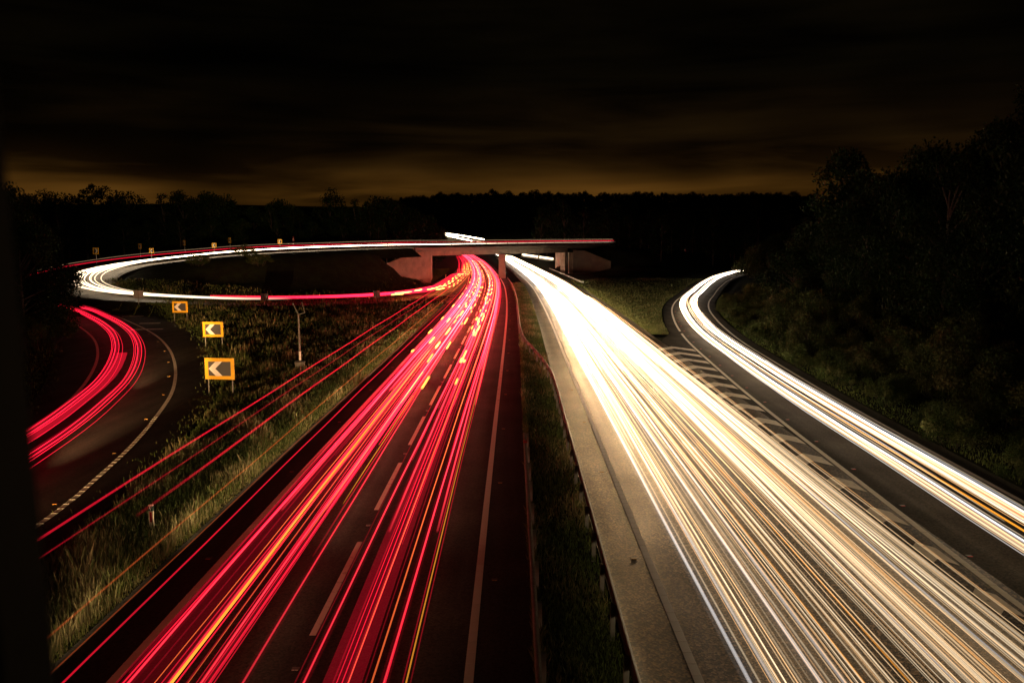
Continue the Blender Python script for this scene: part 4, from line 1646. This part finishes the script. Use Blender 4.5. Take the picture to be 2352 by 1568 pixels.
laneB = [(5.2, .66, .034, 1.6, 8, WARM), (5.5, .70, .028, 1.6, 8, WARM), (5.8, .64, .030, 1.8, 8, WARM), (6.0, .72, .022, 1.3, 8, CREAM), (5.35, .66, .018, 1.3, 8, COOL), (5.65, .62, .02, 1.5, 8, WARM),
         (6.1, .66, .02, 1.3, 8, CREAM), (5.6, .70, .026, 1.2, 16, WARM), (5.4, .66, .030, 1.2, 24, WARM), (5.9, .66, .032, 1.2, 34, WARM), (5.7, .66, .036, 1.1, 44, WARM), (5.2, .66, .04, 1.0, 54, WARM)]
for o_, z, r, k, y0, c in laneB:
    pair('headlight_trail', WHITE_L, o_, z, r, c, white_s, k * (.8 + .4 * rng.random()), y0, 540, LB, GB, track=1.40, amp=.09)
near_s = lambda y, k: k * (.45 + 3.6 * np.clip((y - 6) / 70, 0, 1.6) ** 1.6)
# wide soft bands added to fill in light between the headlight trails
for o_, w, z, k, c, l_ in ((5.6, .60, .45, .070, CREAM, 'broad cream band under the far lane headlight trails'), (6.5, .35, .5, .065, CREAM, 'cream band along the outer side of the far lane'),
                           (4.9, .45, .5, .050, CREAM, 'cream band along the inner side of the far lane'),
                           (1.9, .80, .5, .045, CREAM, 'faint cream band in the lane next to the reservation'), (3.2, .40, .5, .025, CREAM, 'dim tawny band over the oncoming lane dashes'),
                           (1.2, .30, .6, .030, CREAM, 'faint band on the reservation side of the near oncoming lane')):
    single('wide_light_band', WHITE_L, o_, z, w, .012, c, near_s, k, 8, 150, l_)
for o_, z, r, k, y0, y1, c, l_ in ((3.15, .8, .014, .34, 8, 90, WARM, 'thin cream trail left of the white lane dashes'), (3.45, .9, .018, .40, 8, 34, AMBER, 'orange trail along the oncoming lane dashes'),
                                   (3.9, 1.0, .016, .30, 8, 80, CREAM, 'thin cream trail right of the lane dashes'), (4.25, .9, .012, .34, 8, 70, WARM, 'second thin cream trail right of the lane dashes'),
                                   (4.6, 1.4, .014, .26, 8, 60, AMBER, 'thin orange trail left of the bright far lane band'), (6.6, .9, .020, .34, 8, 120, WARM, 'pale high lamp trail at the outer side of the far lane'),
                                   (6.95, .95, .016, .28, 8, 120, CREAM, 'dim high lamp trail above the rib line'), (6.2, 1.3, .018, .30, 8, 120, CREAM, 'lorry roof lamp trail over the far lane'),
                                   (2.7, .8, .012, .30, 8, 60, AMBER, 'thin orange trail inside the lane next to the reservation'), (2.95, .7, .012, .3, 8, 60, WARM, 'fine pale trail near the oncoming lane dashes')):
    single('lamp_trail', WHITE_L, o_, z, r, r, c, near_s, k, y0, y1, l_)

for i in range(84):
    near_l = i % 2
    o_ = rng.uniform(.9, 3.5) if near_l else rng.uniform(3.9, 7.0)
    single('fine_pale_trail', WHITE_L, o_, rng.uniform(.4, 1.1), .007 + .009 * rng.random(), .008, (WARM, CREAM, CREAM, AMBER * .5 + CREAM * .5)[rng.integers(4)], near_s, rng.uniform(.15, .6),
           8 if rng.random() < .7 else rng.uniform(9, 30), rng.uniform(60, 160),
           'hair-thin cream strand in the oncoming lane %s' % ('by the reservation' if near_l else 'by the painted nose'), 'fine cream strands in the lane %s' % ('by the reservation' if near_l else 'by the nose'), amp=.08)

# right slip road (headlamps)
GR = 'headlight trails on the right slip road'
srip = SLIP_R
slip_s = lambda y, k: k * (.28 + 1.7 * np.clip((y - 10) / 65, 0, 1.3) ** 1.5)
for i, (o_, z, r, k, c) in enumerate(((1.75, .66, .034, 1.0, WARM), (2.25, .66, .040, 1.0, COOL), (2.05, .64, .026, .9, CREAM))):
    pair('headlight_trail', srip, o_, z, r, c, slip_s, k, 8, 222, 'white headlight trail curving down the right slip road', GR, track=1.42, amp=.12)
for i in range(18):
    single('fine_slip_trail', srip, rng.uniform(1.0, 3.3), rng.uniform(.45, 1.0), .008 + .009 * rng.random(), .009, (WARM, CREAM, COOL, AMBER * .5 + CREAM * .5)[rng.integers(4)], near_s, rng.uniform(.3, .8),
           8 if i % 3 else rng.uniform(9, 30), rng.uniform(60, 150), 'hair-thin cream strand among the right slip headlight trails', 'fine cream strands on the right slip', amp=.08)
single('amber_light_trail', srip, 1.75, .8, .030, .03, AMBER, flat_s, .55, 10, 70, 'orange trail along the lower side of the right slip trails')
single('amber_light_trail', srip, 2.55, .8, .030, .03, np.array((1, .2, .02)), flat_s, .40, 14, 70, 'deep orange trail between the two right slip headlight bands')
single('wide_light_band', srip, 2.9, .6, .28, .012, CREAM, near_s, .13, 8, 120, 'cream band on the upper side of the right slip trails')
single('wide_light_band', srip, 1.35, .6, .22, .012, CREAM, near_s, .15, 8, 120, 'cream band on the lower side of the right slip trails')

# the oncoming road climbing the far hillside, and the link road behind the bridge
for dy, l_ in ((0, 'white headlight trail on the far hillside, upper of two strips'), (1, 'white headlight trail on the far hillside, lower of two strips')):
    root = empty('far_headlight_trail', (0, 0, 0))
    tag(root, l_, 'light trail')
    A = crom([UD(1018, 535.5, 620), UD(1060, 541.0, 600), UD(1112, 550.0, 580)] if dy == 0 else [UD(1021, 539.5, 612), UD(1050, 546, 592), UD(1084, 553, 572)], 8)
    glow_tube(A, .38, .42, WARM, 9.0, root, k=6)
root = empty('far_headlight_trail', (0, 0, 0))
tag(root, 'white headlight trail behind the bridge right of the carriageway', 'light trail')
A = crom([UD(1200, 584.5, 400), UD(1235, 589.5, 370), UD(1270, 594.5, 340)], 4)
glow_tube(A, .34, .38, WARM, 2.5, root, k=6)
link_road = strip('link_road', offset(A, -2.5, -.7), offset(A, 2.5, -.7), M['asphalt_glint'])
structure(link_road)


# headlamp beams of the departing vehicles, each in the builder of its vehicle's trail
def beam(parent, p, tgt, watts, size=70):
    ld = bpy.data.lights.new('headlight_beam', 'SPOT')
    ld.energy = watts
    ld.color = (1.0, .60, .27)
    ld.spot_size = math.radians(size)
    ld.spot_blend = 1.0
    ld.shadow_soft_size = .03
    o = bpy.data.objects.new('headlight_beam', ld)
    o.location = p
    o.rotation_euler = (Vector(tgt) - Vector(p)).to_track_quat('-Z', 'Y').to_euler()
    link(o, parent)


veh = [o for o in bpy.data.objects if o.name.startswith('tail_light_trail') and o.get('group') == G1]
veh2 = [o for o in bpy.data.objects if o.name.startswith('tail_light_trail') and o.get('group') == GS]


def beam_line(parent, A, y0, y1, nrm, z, watts, h=.12):
    """light thrown sideways by headlamps moving along a straight run of lane"""
    p, _ = at_s(A, np.interp(y0, A[:, 1], along(A)))
    q, _ = at_s(A, np.interp(y1, A[:, 1], along(A)))
    ld = bpy.data.lights.new('headlight_beam', 'AREA')
    ld.shape = 'RECTANGLE'
    L_ = float(np.linalg.norm(q - p))
    ld.size, ld.size_y = L_, h
    ld.energy = watts * L_
    ld.color = (1.0, .76, .42)
    o = bpy.data.objects.new('headlight_beam', ld)
    xax = Vector(q - p).normalized()
    zax = -Vector(nrm).normalized()
    zax = (zax - xax * zax.dot(xax)).normalized()
    yax = zax.cross(xax)
    m = Matrix((xax, yax, zax)).transposed().to_4x4()
    m.translation = Vector((p + q) / 2 + np.array((0, 0, z)))
    link(o, parent)
    o.matrix_world = m


for i, (y0, y1, w) in enumerate(((-8, 22, 9), (24, 52, 17), (54, 84, 20), (86, 118, 10))):
    beam_line(veh[i], offset(RED_R, -8.6), y0, y1, (-.95, 0, .16), .55, w * .8)
    beam_line(veh[i], offset(RED_R, -5.9), y0, y1, (-.55, 0, -.85), .75, w * .022)
    beam_line(veh[i + 4], offset(RED_R, -1.2), y0, y1, (.8, 0, -.62), .75, w * .028)
    beam_line(veh[i + 8], offset(RED_R, -4.6), y0, y1, (.5, 0, -.9), .75, w * .065)
for i, (y, tg) in enumerate(((12, (-16.5, 50, 3.2)), (26, (-25.5, 72, 3.4)), (44, (-36.5, 94, 3.4)))):
    C_ = offset(SLIP_L, -2.0)
    p, _ = at_s(C_, np.interp(y, C_[:, 1], along(C_)))
    beam(veh2[i], (p[0], p[1], .75), tg, (60000, 130000, 75000)[i], 20)
beam(veh[9], (-9.5, 122, .75), (-21, 168, 3.2), 1300, 26)
# oncoming headlamps shine along the road towards the camera
vehA = [o for o in bpy.data.objects if o.get('group') == GA]
vehB = [o for o in bpy.data.objects if o.get('group') == GB]
vehR = [o for o in bpy.data.objects if o.get('group') == GR]
for vs_, A, off, ys, w in ((vehA, WHITE_L, 1.7, list(range(34, 100, 3)) + [115, 140, 170], 420), (vehB, WHITE_L, 5.5, list(range(40, 100, 4)) + [112, 135, 165], 380), (vehR, SLIP_R, 2.2, (62, 76, 92, 112), 500)):
    C_ = offset(A, off)
    for i, y in enumerate(ys):
        p, _ = at_s(C_, np.interp(y, C_[:, 1], along(C_)))
        q, _ = at_s(C_, np.interp(y - 18, C_[:, 1], along(C_)))
        beam(vs_[i % len(vs_)], (p[0], p[1], p[2] + .72), (q[0], q[1], q[2] + .70), w * (1.0 if y < 100 else 2.4) * min(2.2, 1 + (max(0, y - 40) / 40) ** 1.5), 30)

for i, (y0, y1) in enumerate(((78, 112), (114, 150))):
    beam_line(vehB[i], offset(WHITE_L, 8.6), y0, y1, (.95, 0, .06), .7, 16)
for i, (y0, y1, w) in enumerate(((14, 40, 3), (42, 64, 4), (66, 84, 4))):
    beam_line(vehR[i], offset(SLIP_R, 5.0), y0, y1, (.95, 0, .25), .7, w)
for i, (y0, y1, w) in enumerate(((12, 42, 1.0), (44, 72, 1.6))):
    beam_line(vehR[i], offset(SLIP_R, .9), y0, y1, (-.38, 0, -.92), .8, w)
for i, (y0, y1, w) in enumerate(((4, 30, 1.2), (32, 60, 1.6), (62, 100, 1.8))):
    beam_line(vehA[i + 3], offset(WHITE_L, -1.1), y0, y1, (-.85, 0, -.58), .6, w)


# ------------------------------------------------------------------ labels that single out members of a row
def nth(n):
    return '%d%s' % (n, 'th' if 10 <= n % 100 <= 20 else {1: 'st', 2: 'nd', 3: 'rd'}.get(n % 10, 'th'))


def members(g):
    return [o for o in bpy.data.objects if o.parent is None and o.get('group') == g]


def sx(o):
    return o.location.x / max(1.0, o.location.y)


for g, txt in (('trees in the right wood', 'tall dark tree in the wood right of the slip road, %s from its left'),
               ('trees at the slip bend', 'lower olive tree before the right wood at the slip bend, %s from the left'),
               ('trees behind the loop', 'dark tree in the far wood behind the loop, %s from the left'),
               ('trees beyond the bridge', 'dark tree in the wood beyond the bridge, %s from the left'),
               ('trees on the hill crest', 'tiny dark tree on the distant hill crest, %s from the left')):
    for i, o in enumerate(sorted(members(g), key=sx)):
        o['label'] = txt % nth(i + 1)
sh = members('shrubs on the right bank')
for i, o in enumerate(sorted(sh, key=lambda o: o.location.y)):
    o['label'] = '%s leafy shrub on the right bank by the slip road, %s from the camera' % ('small' if o.scale.x < .75 else 'large' if o.scale.x > 1.0 else 'middling', nth(i + 1))


def trail_key(o):
    xs = [c.data.vertices[0].co.x for c in o.children if c.type == 'MESH' and c.name.startswith('streak')]
    return sum(xs) / len(xs)


for g, txt in ((G1, 'red tail light trail in the left outbound lane, %s of its lane from the left'), (G2, 'red tail light trail in the right outbound lane, %s of its lane from the left'),
               (GA, 'white headlight trail in the oncoming lane by the reservation, %s from its left'),
               (GB, 'white headlight trail in the oncoming lane by the painted nose, %s from its left'),
               (GR, 'white headlight trail curving down the right slip road, %s from its left side'), (GS, 'red tail light trail climbing the curved left slip road, %s from its inner side'),
               ('fine red strands in the left lane', 'hair-thin red strand in the left outbound lane, %s from the left'), ('fine red strands in the right lane', 'hair-thin red strand in the right outbound lane, %s from the left'),
               ('fine cream strands in the lane by the reservation', 'hair-thin cream strand in the oncoming lane by the reservation, %s from the left'),
               ('fine cream strands in the lane by the nose', 'hair-thin cream strand in the oncoming lane by the painted nose, %s from left'),
               ('fine cream strands on the right slip', 'hair-thin cream strand among the right slip headlight trails, %s from the left'),
               (GL, 'red tail light trail bending into the loop, %s from its left side'), (GW, 'white headlight trail round the left loop to the bridge, %s from its outer side')):
    for i, o in enumerate(sorted(members(g), key=trail_key)):
        o['label'] = txt % nth(i + 1)
